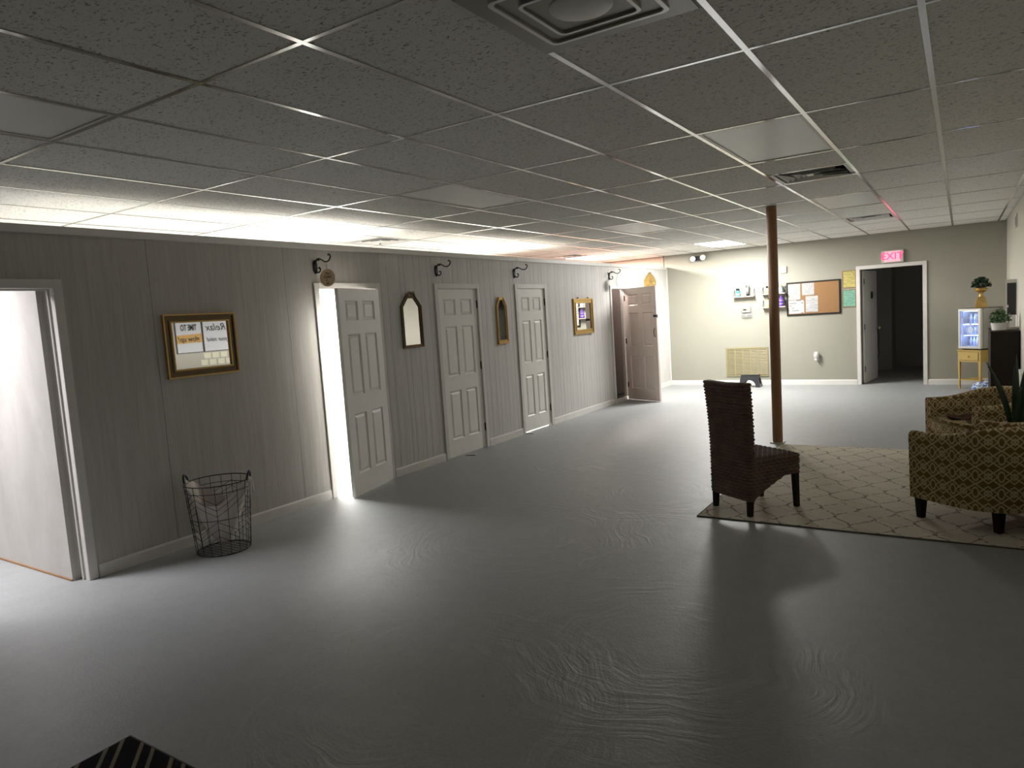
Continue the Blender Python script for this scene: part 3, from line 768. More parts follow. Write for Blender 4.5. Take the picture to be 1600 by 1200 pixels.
for k in range(-4, 5):
    x = k * .04; yv = math.sqrt(max(0, .19 ** 2 - x * x)); bt.tube([(x, -yv, .004), (x, yv, .004)], .0018, 4); bt.tube([(-yv, x, .006), (yv, x, .006)], .0018, 4)
o = obj('base_mesh', bt, M['iron'], t); o['kind'] = 'stuff'
side = Vector((.839, .54, 0)).normalized()
for s in (-1, 1):
    c0 = side * (s * .232)
    tn = Vector((-side.y, side.x, 0))
    pts = [tuple(c0 + tn * (.032 * math.cos(q_)) + side * (s * .012 * math.sin(q_)) + Vector((0, 0, .522 + .062 * math.sin(q_)))) for q_ in [PI * k / 10 for k in range(11)]]
    obj('handle', MB().tube(pts, .0075, 8), M['black'], t, smooth=60)
# liner: drooping V-shaped sack tied at both handles
rows = []
import random as _r
rg = _r.Random(3)
NA = 40
ph = [rg.uniform(0, 6.28) for _ in range(6)]
ang0 = math.atan2(side.y, side.x)
for i in range(15):
    s = i / 14
    row = []
    for a in range(NA + 1):
        th = 2 * PI * a / NA
        c = abs(math.cos(th - ang0))                 # 1 at the handles
        ztop = .36 + .165 * c ** 2.2
        z = .055 + (ztop - .055) * (1 - s)
        rr = bin_r(z) * (.955 - .02 * math.sin(5 * th + ph[0])) * (.93 * (1 - s) ** .35 + .07 + .0) * (.62 + .38 * c if s < .999 else 1)
        rr = rr * (1 - .25 * s * s) if s < 1 else .02
        rr *= 1 + .05 * math.sin(9 * th + ph[1] + 4 * s) * (1 - .4 * s)
        rr = min(rr, bin_r(z) * .965)
        row.append((rr * math.cos(th), rr * math.sin(th), z + .008 * math.sin(7 * th + ph[2])))
    rows.append(row)
t2 = thing('bin_liner', 'crumpled white cloth liner sagging inside the wire bin', 'bag', (-4.675, 3.055, 0))
obj('sack', MB().grid(rows), M['linen'], t2, smooth=70)
for s in (-1, 1):
    c0 = side * (s * .236); tn = Vector((-side.y, side.x, 0))
    kn = MB().tube([tuple(c0 + tn * (.02 * math.cos(q_)) + Vector((0, 0, .515 + .015 * math.sin(q_)))) for q_ in [2 * PI * k / 10 for k in range(10)]], .014, 7, True)
    for k, (dx, dz) in enumerate(((-.012, .13), (.016, .10))):
        kn.tube([tuple(c0 + side * (s * .012) + tn * (dx * (1 + q_)) + Vector((0, 0, .51 - dz * q_))) for q_ in (0, .3, .6, 1.0)], [.012, .010, .011, .006], 6)
    obj('knot', kn, M['linen'], t2, smooth=60)

# ------------------------------------------------------------------ seagrass dining chair
CH = math.radians(57)
t = thing('woven_dining_chair', 'high-backed dark brown woven dining chair on dark legs at the rug corner', 'chair', (-1.352, 5.435, 0), CH)
W2, D2 = .215, .25
def rrect(hx, hy, r, n, cx=0, cy=0):              # rounded rectangle sampled uniformly, returns (x, y, nx, ny, s)
    segs = []; out = []
    cs = [(cx + hx - r, cy + hy - r, 0), (cx - hx + r, cy + hy - r, 90), (cx - hx + r, cy - hy + r, 180), (cx + hx - r, cy - hy + r, 270)]
    pts = []
    for (x, y, a0) in cs:
        for k in range(7):
            a = math.radians(a0 + 15 * k); pts.append((x + r * math.cos(a), y + r * math.sin(a), math.cos(a), math.sin(a)))
    pts.append(pts[0]); ln = [0]
    for p, q_ in zip(pts, pts[1:]): ln.append(ln[-1] + math.hypot(q_[0] - p[0], q_[1] - p[1]))
    for k in range(n + 1):
        s = ln[-1] * k / n; i = 0
        while i < len(ln) - 2 and ln[i + 1] < s: i += 1
        f = (s - ln[i]) / max(1e-9, ln[i + 1] - ln[i]); a, b = pts[i], pts[i + 1]
        out.append(tuple(a[j] + (b[j] - a[j]) * f for j in range(4)) + (s,))
    return out
RH = .025
def weave(s, z, A=.013):
    r_i = math.floor(z / RH); f = z / RH - r_i
    return A * (math.sin(PI * f) ** .6) * (.45 + .55 * abs(math.sin(PI * (s / .05 + .5 * (r_i % 2) + .25 * f))))
# backrest
rows = []; ring_ = rrect(.034, W2 - .006, .022, 150)
nz = 24 * 6
for i in range(nz + 1):
    f = i / nz; z = .40 + f * .60
    lean = -.035 * f ** 2; wd = 1 + .07 * f ** 2
    rows.append([(-D2 + .034 + lean + x + nx * weave(s, z), (y + ny * weave(s, z)) * wd, z + (.012 * (y / W2) ** 2 if f > .95 else 0)) for x, y, nx, ny, s in ring_])
mb = MB().grid(rows); top = rows[-1]; mb.v.append((-D2 + .034 - .035, 0, 1.008)); n0 = len(mb.v) - 1; base = nz * len(top)
for k in range(len(top) - 1): mb.f.append((base + k, base + k + 1, n0))
obj('backrest', mb, M['wicker'], t, smooth=80)
# apron with arched sides
rows = []; ring_ = rrect(D2, W2, .03, 230); nz = 14 * 5
for i in range(nz + 1):
    f = i / nz; row = []
    for x, y, nx, ny, s in ring_:
        g = (x + D2) / (2 * D2); zb = .125 + .155 * min(1, max(0, (g - .06) / .62)) ** .75
        z = zb + (.425 - zb) * f; dsp = weave(s, z)
        row.append((x + nx * dsp, y + ny * dsp, z))
    rows.append(row)
obj('apron', MB().grid(rows), M['wicker'], t, smooth=80)
# woven seat
rows = []
for i in range(91):
    x = -D2 + .05 + (2 * D2 - .045) * i / 90; row = []
    for j in range(81):
        y = -W2 + 2 * W2 * j / 80
        e = max(0, (abs(y) / W2 - .86) / .14) ** 2 * .03 + max(0, ((x - D2 + .06) / .055)) ** 2 * .028
        row.append((x, y, .432 - e + weave(y + .02, x + 2, .015)))
    rows.append(row)
obj('seat', MB().grid(rows), M['wicker'], t, smooth=80)
for (x, y, zt) in ((-D2 + .028, W2 - .028, .2), (-D2 + .028, -W2 + .028, .2), (D2 - .028, W2 - .028, .34), (D2 - .028, -W2 + .028, .34)):
    kx_ = .012 if x > 0 else -.008
    obj('leg', MB().taper((x + kx_, y, 0.009), (.018, .018), (x, y, zt), (.023, .023)), M['darkwood'], t, bevel=.003)

# rug
t = thing('area_rug', 'cream area rug with thin dark trellis lines under the chairs', 'rug', (-.56, 6.485, 0))
obj('pile', MB().box(-1.125, 1.125, -1.44, 1.44, .001, .009), M['rug'], t, bevel=.003)
obj('binding', MB().ringprism(rect(-1.132, 1.132, -1.447, 1.447), rect(-1.122, 1.122, -1.437, 1.437), 0, .0075, 'xy'), M['rugbind'], t)

# ------------------------------------------------------------------ barrel armchairs
def armchair(loc, rz, label):
    t = thing('barrel_armchair', label, 'armchair', loc, rz, None)
    HW, TH, fr, bk = .375, .085, .33, .36
    path = []                                      # outer plan curve and inward offset
    for k in range(9): path.append((fr - (fr) * k / 8, -HW, 0, -1))
    for k in range(1, 32):
        a = -PI / 2 - PI * k / 32; path.append((bk * math.cos(a), HW * math.sin(a), math.cos(a), math.sin(a)))
    for k in range(9): path.append((fr * k / 8, HW, 0, 1))
    L = [0]
    for p, q_ in zip(path, path[1:]): L.append(L[-1] + math.hypot(q_[0] - p[0], q_[1] - p[1]))
    mb = MB(); rows = []; uv = {}
    prof_n = None
    for (x, y, nx, ny), s in zip(path, L):
        b = min(1, max(0, (fr - x) / (fr + bk))); b = max(0, (b - .2) / .8); zt = .625 + .085 * (b * b * (3 - 2 * b))
        z0 = .155
        pr = []
        for k in range(7):
            f = k / 6; pr.append((-.012 * (1 - f), z0 + (zt - .028 - z0) * f))
        for k in range(1, 6):
            a = PI * k / 6; pr.append((-.0425 + .0425 * math.cos(a), zt - .028 + .028 * math.sin(a)))
        for k in range(5): pr.append((-TH, zt - .028 + (z0 + .05 - zt + .028) * k / 4))
        rows.append([(x + nx * o, y + ny * o, z) for o, z in pr])
        for j, (o, z) in enumerate(pr): uv[len(uv)] = (s + (0 if o > -.05 else .03), z if o > -.05 else z + .06)
    mb.grid(rows); nC = len(rows[0]); R = len(rows)
    for e in (0, R - 1):                           # arm ends
        n0 = len(mb.v)
        for k, p in enumerate(rows[e]):
            mb.v.append((p[0] + .0005, p[1], p[2])); uv[len(uv)] = (p[1], p[2])
        mb.f.append(tuple(n0 + k for k in range(nC)))
    for i in range(R - 1): mb.f.append((i * nC, (i + 1) * nC, (i + 1) * nC + nC - 1, i * nC + nC - 1))
    obj('barrel_back', mb, M['trellis'], t, smooth=50, uvs=lambda co, n, i: uv.get(i, (co.x, co.z)))
    def seat_outline(ins, frx):
        p = [(frx, -HW + TH + ins)]
        for k in range(13):
            a = -PI / 2 - PI * k / 12; p.append(((bk - TH - ins) * math.cos(a), (HW - TH - ins) * math.sin(a)))
        p.append((frx, HW - TH - ins))
        for k in range(1, 6):
            f = k / 6; p.append((frx + .035 * math.sin(PI * f), (HW - TH - ins) * (1 - 2 * f)))
        return p
    puv = lambda co, n, i: (co.x, co.y) if abs(n.z) > .6 else (co.x + co.y, co.z)
    obj('seat_base', MB().prism(seat_outline(.0, fr - .012), .155, .30, 'xy'), M['trellis'], t, bevel=.008, uvs=puv)
    cu = obj('seat_cushion', MB().prism(seat_outline(.006, fr + .012), .302, .455, 'xy'), M['trellis'], t, bevel=.028, smooth=50, uvs=puv, seg=4)
    pl = seat_outline(.008, fr + .01)
    obj('piping', MB().tube([(x, y, .440) for x, y in pl], .006, 6, True), M['trellis'], cu, smooth=60)
    for x, y in ((fr - .05, -HW + .055), (fr - .05, HW - .055), (-.20, -.225), (-.20, .225)):
        obj('leg', MB().taper((x, y, .009), (.021, .021), (x, y, .16), (.030, .030)), M['darkwood'], t, bevel=.003)
    return t
# chair A: arm end near (-.33,5.5), faces (-.8,.6);  chair B: faces (-.85,-.53)
fa = Vector((-.8, .6, 0)); pa = Vector((-.6, -.8, 0))   # facing and its left-hand side as seen
ca = Vector((-.315, 5.515, 0)) - fa * .33 - pa * .375
armchair((ca.x, ca.y, 0), math.atan2(fa.y, fa.x), 'nearer mustard trellis barrel armchair with its back to the camera')
fb = Vector((-.85, -.527, 0)).normalized(); pb = Vector((-fb.y, fb.x, 0))
cb = Vector((-.082, 7.03, 0)) - fb * .33
cb = Vector((-.085, 7.02, 0)) - fb * .33
armchair((cb.x, cb.y, 0), math.atan2(fb.y, fb.x), 'farther mustard trellis barrel armchair with magazines on its seat')
# magazines on the far armchair
for k, (dx, dy, rz, mt, lb) in enumerate(((.04, -.115, .2, 'magazine', 'dark red glossy magazine lying open on far armchair seat'), (.02, .115, .1, 'magazine', 'folded magazine with pale pages beside the open one on the armchair seat'))):
    p = cb + fb * (.12 + dx) + pb * dy
    t = thing('magazine', lb, 'magazine', (p.x, p.y, .4555 + .0015), rz)
    obj('cover', MB().grid([[(x, y, .004 + .016 * abs(x) / .10 * (k == 0)) for x in (-.10, -.05, 0, .05, .10)] for y in (-.12, .12)]).grid([[(x, y, 0.0025) for x in (-.10, -.05, 0, .05, .10)] for y in (-.12, .12)]), M[mt], t)
    obj('pages', MB().box(-.097, .097, -.117, .117, .0, .002), M['paperfew'], t)

# side table between the armchairs with snake plant
t = thing('side_table', 'small round dark side table tucked between the two armchairs', 'table', (.405, 6.42, 0))
obj('table_top', MB().lathe([(.165, .385), (.17, .39), (.17, .405), (.165, .41)], 28), M['darkwood'], t, smooth=40)
obj('column', MB().lathe([(.12, .009), (.12, .022), (.03, .04), (.022, .2), (.03, .385)], 20), M['darkwood'], t, smooth=40)
t = thing('snake_plant', 'tall snake plant in a white pot between the armchairs', 'plant', (.395, 6.42, .411))
obj('pot', MB().lathe([(.085, 0), (.10, .01), (.128, .125), (.134, .13), (.134, .14), (.122, .14), (.118, .12)], 28), M['ceramic'], t, smooth=40)
obj('soil', MB().lathe([(.118, .118), (.118, .124)], 20), M['soil'], t)
for bx, by, tx, ty, hh, wd, fa_, tw in ((-.085, .0, -.235, .02, .49, .026, .2, .3), (-.055, -.02, -.05, -.03, .55, .029, .1, .5), (-.012, .02, .0, .03, .42, .030, -.2, .4), (.03, .0, .055, .01, .46, .029, .3, -.3),
                                       (.065, -.04, .13, -.06, .39, .026, 0, .4), (-.062, -.05, -.02, -.08, .31, .024, .3, -.2), (.0, -.065, .04, -.10, .34, .026, -.3, .3), (.05, .05, .10, .07, .36, .026, .4, .2), (-.03, .06, -.06, .09, .44, .027, -.1, .2)):
    rows = []
    for i in range(11):
        s_ = i / 10; ww = wd * (.55 + .75 * s_ * (1 - s_) * 1.6) * (1 - s_ ** 5) + .0008
        cx, cy, cz = bx + (tx - bx) * s_ ** 1.5, by + (ty - by) * s_ ** 1.5, .12 + hh * s_
        th = fa_ + tw * s_
        rows.append([(cx + math.cos(th) * ww * q_, cy + math.sin(th) * ww * q_ + abs(q_) * .006, cz) for q_ in (-1, -.5, 0, .5, 1)])
    obj('leaf', MB().grid(rows), M['leafdark'], t, smooth=70)

# pale low cabinet by the right wall
t = thing('pale_cabinet', 'small pale cream cabinet against right wall behind the far armchair', 'cabinet', (.552, 8.75, 0))
obj('carcass', MB().box(-.05, .05, -.22, .22, .04, .685), plain('pale_laminate', (.55, .52, .44), .5), t, bevel=.004)
obj('cabinet_top', MB().box(-.055, .05, -.23, .23, .685, .705), M['whitewood'], t, bevel=.003)
obj('plinth', MB().box(-.045, .05, -.21, .21, 0, .04), M['charcoal'], t)

# dark tall cabinet on the right wall
t = thing('dark_sideboard', 'tall narrow espresso cabinet along right wall in front of the mini fridge', 'cabinet', (.452, 10.92, 0))
obj('carcass', MB().box(-.145, .145, -.46, .46, .04, 1.0), M['darkwood'], t, bevel=.004)
obj('cabinet_top', MB().box(-.152, .147, -.47, .47, 1.0, 1.03), M['darkwood'], t, bevel=.004)
obj('plinth', MB().box(-.13, .14, -.44, .44, 0, .04), M['black'], t)
for k in (-.5, .5):
    dr = obj('cabinet_door', MB().box(-.149, -.1455, k * .45 - .22, k * .45 + .22, .06, .98), M['darkwood'], t, bevel=.001)
    obj('knob', MB().lathe([(.012, -.153), (.006, -.149)], 10), M['bronze'], dr, rot=(0, 0, 0)).location = (0, 0, 0)
for o in [o for o in bpy.data.objects if o.name.startswith('knob') and o.parent and o.parent.name.startswith('cabinet_door')]:
    me = MB().tube([(-.149, 0, .55), (-.168, 0, .55)], [.006, .012], 10).mesh('knob', M['bronze']); o.data = me
    ks = [q_ for q_ in o.parent.data.vertices]; o.location = (0, sum(v.co.y for v in ks) / len(ks) + .2, 0)

# plants helper
def bushy(parent, rad, hgt, z0, n, mat, seed, ls=.03, lo=.05):
    rg = random.Random(seed); mb = MB()
    for k in range(n):
        a = rg.uniform(0, 6.28); el = rg.uniform(lo, 1.45); rr = rg.uniform(.55, 1.0)
        d = Vector((math.cos(a) * math.cos(el) * rad * rr, math.sin(a) * math.cos(el) * rad * rr, math.sin(el) * hgt * rr))
        p = Vector((0, 0, z0)) + d; l = ls * rg.uniform(.7, 1.3)
        u = Vector((rg.uniform(-1, 1), rg.uniform(-1, 1), rg.uniform(-.3, .8))).normalized(); v = u.orthogonal().normalized(); nn = u.cross(v)
        mb.v += [tuple(p - u * l * .5), tuple(p + v * l * .28 + nn * l * .06), tuple(p + u * l * .5), tuple(p - v * l * .28 + nn * l * .06)]
        m_ = len(mb.v) - 4; mb.f.append((m_, m_ + 1, m_ + 2, m_ + 3))
    o = obj('foliage', mb, mat, parent); o['kind'] = 'stuff'
    st = MB()
    for k in range(12):
        a = k * .52; st.tube([(0, 0, z0 - .03), (math.cos(a) * rad * .4, math.sin(a) * rad * .4, z0 + hgt * .5)], .002, 4)
    o = obj('stems', st, mat, parent); o['kind'] = 'stuff'

t = thing('potted_plant', 'green leafy plant in a white oval pot on the espresso cabinet', 'plant', (.405, 10.62, 1.031))
obj('pot', MB().lathe([(.075, 0), (.088, .01), (.098, .095), (.102, .10), (.094, .10), (.09, .085)], 28), M['ceramic'], t, smooth=40)
obj('soil', MB().lathe([(.09, .08), (.09, .086)], 20), M['soil'], t)
bushy(t, .135, .165, .10, 420, M['leaf'], 5, .034)
obj('plant_tag', MB().box(-.006, .006, -.001, .001, .1, .30).box(.0, .022, -.001, .001, .285, .315), M['white'], t, (.06, -.05, 0))
t = thing('serving_tray', 'small white rectangular tray on the espresso cabinet behind the leafy pot', 'tray', (.505, 10.88, 1.031))
obj('base', MB().box(-.075, .075, -.11, .11, 0, .006), M['ceramic'], t)
obj('rim', MB().ringprism(rect(-.078, .078, -.113, .113), rect(-.072, .072, -.107, .107), .001, .035, 'xy'), M['ceramic'], t, bevel=.002)
# striped coiled ribbon at the fridge's side
# right wall pieces
t = thing('standing_panel', 'tall black panel in a silver frame on a white stand atop the espresso cabinet', 'display', (.545, 11.1, 1.031), math.radians(2))
obj('stand', MB().box(-.048, .040, -.03, .03, 0, .165), M['white'], t, bevel=.004)
obj('frame', MB().ringprism(rect(-.062, .052, .166, .63), rect(-.050, .046, .174, .585), -.02, .012, 'xz'), plain('brushed_silver_frame', (.55, .55, .52), .35, .6), t, bevel=.003)
obj('panel', MB().box(-.051, .047, -.012, .008, .173, .586), plain('black_gloss_panel', (.006, .006, .007), .12), t)
t = thing('wall_register', 'small grey vent grille high on the right wall by the corner', 'vent', (XR, 11.28, 2.41))
obj('frame', MB().ringprism(rect(-.15, .15, -.085, .085), rect(-.125, .125, -.06, .06), -.012, -.001, 'yz'), M['ventgrey'], t)
obj('backing', MB().box(-.003, -.001, -.125, .125, -.06, .06), M['void'], t)
for k in range(5): obj('slat', MB().box(-.010, -.004, -.125, .125, -.05 + k * .024, -.042 + k * .024), M['ventgrey'], t)

# banners on the right wall (seen in the big mirror)
def banner(y0, y1, label):
    t = thing('wall_banner', label, 'banner', (XR, (y0 + y1) / 2, 1.36)); hw = (y1 - y0) / 2
    obj('sheet', MB().box(-.012, -.001, -hw + .012, hw - .012, 0, .80), M['poster'], t)
    obj('edging', MB().ringprism(rect(-hw, hw, -.01, .81), rect(-hw + .012, hw - .012, 0, .80), -.016, -.001, 'yz'), M['black'], t)
    return t, hw
def wtext(t, body, size, y, z, mat=None, nx=1.0, **k):
    o_ = link('lettering', text_mesh(body, size, mat or M['ink'], .0006, **k), t, (-.0165, y, z), rot=(PI / 2, 0, -PI / 2)); o_.scale = (nx, 1, 1)
t, hw = banner(6.455, 6.925, 'white wall banner lettered TIME TO glow up with an orange band')
obj('orange_band', MB().prism([(-hw + .012, .150), (hw - .012, .155), (hw - .012, .30), (-hw + .012, .285)], -.0155, -.0122, 'yz'), M['goldband'], t)
wtext(t, 'TIME TO', .135, 0, .40, nx=.55, bold=.003); wtext(t, 'glow up!', .12, .0, .215, nx=.9, shear=.3, bold=.002)
t, hw = banner(6.935, 7.455, 'white wall banner lettered Relax your mind')
wtext(t, 'Relax', .17, 0, .39, shear=.35); wtext(t, 'your mind', .105, 0, .19, nx=.85, shear=.3)
t, hw = banner(7.465, 7.95, 'plain white wall banner next to the lettered ones')
for r, (ya, z) in enumerate(((6.92, 1.285), (6.855, 1.175))):
    for k in range(4):
        y = ya + .065 + k * .155
        tag(obj('wall_card', MB().box(-.006, -.001, -.064, .064, -.045, .045), M['card'], None, (XR, y, z), bevel=.001), 'cream card under the banners, %s in the %s row, counted from the orange banner' % (('first', 'second', 'third', 'fourth')[k], ('upper', 'lower')[r]), 'card', 'cream cards under the banners')

# ------------------------------------------------------------------ far wall objects (face -y)
t = thing('exit_sign', 'lit pink-red EXIT sign above the far doorway', 'sign', (-.985, YF, 2.20))
obj('housing', MB().box(-.165, .165, -.05, -.001, -.105, .105), M['offwhite'], t, bevel=.005)
obj('face', MB().box(-.12, .12, -.0525, -.0500, -.085, .085), M['exitface'], t)
link('lettering', text_mesh('EXIT', .165, M['red'], .001, bold=.002), t, (-.005, -.0535, 0), rot=(PI / 2, 0, 0))
obj('arrow', MB().prism([(.126, -.05), (.150, .0), (.126, .05), (.134, 0)], -.0525, -.050, 'xz'), M['red'], t)
t = thing('emergency_light', 'black emergency light with two round white lamps high on the far wall', 'emergency light', (-4.32, YF, 2.50))
obj('body', MB().box(-.09, .09, -.05, -.001, -.045, .045), M['black'], t, bevel=.01)
for s in (-1, 1):
    lm = obj('lamp_head', MB().tube([(s * .10, -.03, .005 * s), (s * .10, -.09, .005 * s)], [.05, .062], 18), M['black'], t, smooth=50)
    obj('lens', MB().tube([(s * .10, -.0905, .005 * s), (s * .10, -.098, .005 * s)], [.056, .045], 18), M['lensglass'], lm, smooth=50)
t = thing('sensor_box', 'small white box sensor on the far wall right of the post', 'sensor', (-2.76, YF, 2.135))
obj('housing', MB().box(-.06, .06, -.03, -.001, -.06, .06), M['white'], t, bevel=.006)
obj('cover_line', MB().box(-.05, .05, -.0305, -.0295, -.005, .0), M['ventgrey'], t)

# cork board and papers
t = thing('cork_board', 'black-framed cork board on the far wall beside the doorway', 'notice board', (-2.258, YF, 1.585))
obj('frame', MB().ringprism(rect(-.455, .455, -.305, .305), rect(-.43, .43, -.28, .28), -.022, -.001, 'xz'), M['black'], t, bevel=.003)
obj('cork_panel', MB().box(-.431, .431, -.012, -.002, -.281, .281), M['cork'], t)
for x0, x1, z0, z1, mt, lb in ((-2.683, -2.472, 1.566, 1.858, 'paper', 'typed white page pinned at upper left of the cork board'), (-2.443, -2.235, 1.640, 1.858, 'paper', 'shorter typed white page pinned second along the cork board top'),
                               (-2.678, -2.412, 1.318, 1.558, 'paperfew', 'landscape white notice pinned at lower left of the cork board'), (-2.385, -2.176, 1.335, 1.622, 'paperlist', 'white list page pinned at lower middle of the cork board')):
    t = thing('pinned_page', lb, 'paper', ((x0 + x1) / 2, YF - .0122, z0))
    hw, hh = (x1 - x0) / 2, z1 - z0
    obj('sheet', MB().grid([[(x, -.0012 - .004 * (1 - z / hh) ** 2 * (1 + x / hw) * .5, z) for x in (-hw, -hw / 3, hw / 3, hw)] for z in (0, hh / 3, hh * 2 / 3, hh)]), M[mt], t)
    obj('pin', MB().tube([(0, -.002, hh - .015), (0, -.012, hh - .015)], [.004, .006], 8), plain('pin_plastic', (.6, .5, .5), .4), t)
for x0, x1, z0, z1, mt, lb in ((-1.772, -1.556, 1.722, 2.022, 'yellowpaper', 'framed yellow certificate on the far wall over the green one'), (-1.776, -1.558, 1.385, 1.688, 'greenpaper', 'framed green certificate on the far wall under the yellow one')):
    t = thing('framed_certificate', lb, 'certificate', ((x0 + x1) / 2, YF, z0)); hw, hh = (x1 - x0) / 2, z1 - z0
    obj('frame', MB().ringprism(rect(-hw, hw, 0, hh), rect(-hw + .008, hw - .008, .008, hh - .008), -.014, -.001, 'xz'), M['rawwood'], t)
    obj('sheet', MB().box(-hw + .007, hw - .007, -.008, -.002, .007, hh - .007), M[mt], t)

# return air grille
t = thing('return_air_grille', 'tan metal return air grille low on the far wall', 'vent', (-3.468, YF, .16))
hw, hh = .398, .56
obj('frame', MB().ringprism(rect(-hw, hw, 0, hh), rect(-hw + .03, hw - .03, .03, hh - .03), -.014, -.001, 'xz'), M['tan'], t, bevel=.003)
obj('backing', MB().box(-hw + .02, hw - .02, -.003, -.001, .02, hh - .02), plain('grille_shadow', (.05, .042, .02), .8), t)
bayw = (2 * hw - .06) / 5
for k in range(1, 5): obj('mullion', MB().box(-hw + .03 + k * bayw - .009, -hw + .03 + k * bayw + .009, -.012, -.002, .03, hh - .03), M['tan'], t)
for b in range(5):
    for k in range(18):
        z = .042 + k * .0275; x0 = -hw + .03 + b * bayw + (.009 if b else 0); x1 = -hw + .03 + (b + 1) * bayw - (.009 if b < 4 else 0)
        obj('slat', MB().prism([(-.0115, z), (-.003, z + .012), (-.003, z + .015), (-.0115, z + .003)], x0, x1, 'yz'), M['tan'], t)

# wall shelves
def shelf(x0, x1, z, label):
    t = thing('wall_shelf', label, 'shelf', ((x0 + x1) / 2, YF, z)); hw = (x1 - x0) / 2
    obj('board', MB().box(-hw, hw, -.115, -.001, -.018, 0), plain('pale_shelf_wood', (.50, .42, .36), .5), t, bevel=.002)
    for s in (-1, 1):
        obj('wire_bracket', MB().tube([(s * (hw - .012), -.004, .13), (s * (hw - .012), -.112, .004), (s * (hw - .012), -.112, -.024), (s * (hw - .012), -.004, -.024), (s * (hw - .012), -.004, .13)], .0035, 6), M['iron'], t, smooth=60)
    return t
shelf(-3.665, -3.275, 1.70, 'small wall shelf with teal bottle and black tube above the thermostat')
shelf(-3.14, -2.72, 1.716, 'upper wall shelf behind the brown post')
shelf(-3.14, -2.72, 1.468, 'lower wall shelf behind the brown post')
def bottle(x, z, prof, mt, capm, label, band=None, seg=16):
    t = thing('bottle', label, 'bottle', (x, YF - .062, z + .001))
    obj('body', MB().lathe(prof, seg), M[mt], t, smooth=40)
    r, zt = prof[-1]
    obj('cap', MB().lathe([(r * 1.25, zt), (r * 1.3, zt + .004), (r * 1.2, zt + .034), (r * .8, zt + .038)], seg), M[capm], t, smooth=40)
    if band: obj('label', MB().lathe([(prof[1][0] * 1.01, band[0]), (prof[1][0] * 1.01, band[1])], seg, cap=False), M[band[2]], t, smooth=40)
tall = [(.036, 0), (.040, .006), (.040, .09), (.030, .115), (.016, .125), (.015, .14)]
bottle(-3.582, 1.70, [(.036, 0), (.040, .006), (.040, .075), (.032, .105), (.026, .115)], 'teal', 'black', 'teal bottle with black top on the shelf above the thermostat', (.02, .06, 'aqua'))
t = thing('cosmetic_tube', 'tall black and white squeeze tube standing on the shelf above the thermostat', 'tube', (-3.40, YF - .06, 1.701))
obj('cap', MB().lathe([(.026, 0), (.028, .004), (.028, .035), (.024, .038)], 16), M['black'], t, smooth=40)
mb = MB(); rows = [[((.028 + .008 * f) * math.cos(a * PI / 8), .028 * (1 - f * .93) * math.sin(a * PI / 8), .038 + .165 * f) for a in range(17)] for f in (0, .25, .5, .75, 1)]
obj('tube_body', mb.grid(rows), plain('mottled_tube', (.10, .10, .10), .4, var=.9), t, smooth=60)
obj('label', MB().box(-.02, .02, -.0305, -.027, .08, .15), M['white'], t)
bottle(-3.045, 1.716, [(.035, 0), (.047, .02), (.050, .05), (.044, .08), (.018, .10), (.016, .105)], 'amber', 'black', 'round champagne-coloured bottle with black stopper on the upper shelf', (.035, .07, 'paperfew'))
bottle(-2.915, 1.716, tall, 'white', 'black', 'white bottle on the upper shelf hidden by the post')
bottle(-2.80, 1.716, [(.036, 0), (.042, .02), (.042, .06), (.034, .09), (.018, .10), (.016, .11)], 'aqua', 'amber', 'aqua bottle with pale stopper at the right of the upper shelf', (.02, .05, 'white'))
bottle(-3.02, 1.468, tall, 'lemon', 'black', 'yellow-labelled bottle with black cap at the left of the lower shelf', (.05, .09, 'white'))
bottle(-2.905, 1.468, tall, 'white', 'purple', 'white bottle with purple cap on the lower shelf hidden by the post')
bottle(-2.795, 1.468, [(.040, 0), (.046, .01), (.047, .10), (.040, .14), (.020, .155), (.018, .16)], 'purple', 'purple', 'large purple bottle at the right of the lower shelf', (.04, .11, 'paperlist'))

# thermostat
t = thing('thermostat', 'thermostat in a clear lock cover below the teal bottle shelf', 'thermostat', (-3.44, YF, 1.40))
obj('base', MB().box(-.10, .10, -.012, -.001, -.115, .115), plain('grey_base', (.42, .42, .40), .5), t, bevel=.003)
obj('unit', MB().box(-.078, .078, -.035, -.012, -.012, .09), M['white'], t, bevel=.004)
obj('display', MB().box(-.060, -.005, -.0365, -.035, .03, .052).box(.002, .012, -.0365, -.035, .035, .045), M['black'], t)
obj('lock_cover', MB().box(-.096, .096, -.052, -.0505, -.11, .11), M['acrylic'], t)
obj('lock_barrel', MB().lathe([(.008, 0), (.008, .01)], 10).box(-.012, .012, -.004, .004, 0, .004), M['ventgrey'], t, (0, -.052, -.075), rot=(PI / 2, 0, 0))
obj('cover_seam', MB().box(-.096, .096, -.0525, -.0515, -.045, -.040), M['ventgrey'], t)

# outlet with air freshener
t = thing('wall_outlet', 'white wall outlet low on the far wall holding a plug-in freshener', 'outlet', (-2.225, YF, .50))
obj('plate', MB().box(-.037, .037, -.006, -.001, -.06, .06), M['white'], t, bevel=.002)
obj('sockets', MB().box(-.017, .017, -.0075, -.006, -.045, -.012).box(-.017, .017, -.0075, -.006, .012, .045), M['offwhite'], t, bevel=.001)
t = thing('plug_in_freshener', 'white rounded plug-in air freshener in the far wall outlet', 'air freshener', (-2.215, YF - .008, .545))
obj('body', MB().lathe([(.03, -.055), (.042, -.04), (.046, 0), (.04, .045), (.026, .062)], 18, (0, -.045, 0), 1, .85), M['white'], t, smooth=50)
obj('refill', MB().lathe([(.022, -.085), (.024, -.08), (.022, -.05)], 14, (0, -.045, 0)), M['ceramic'], t, smooth=50)

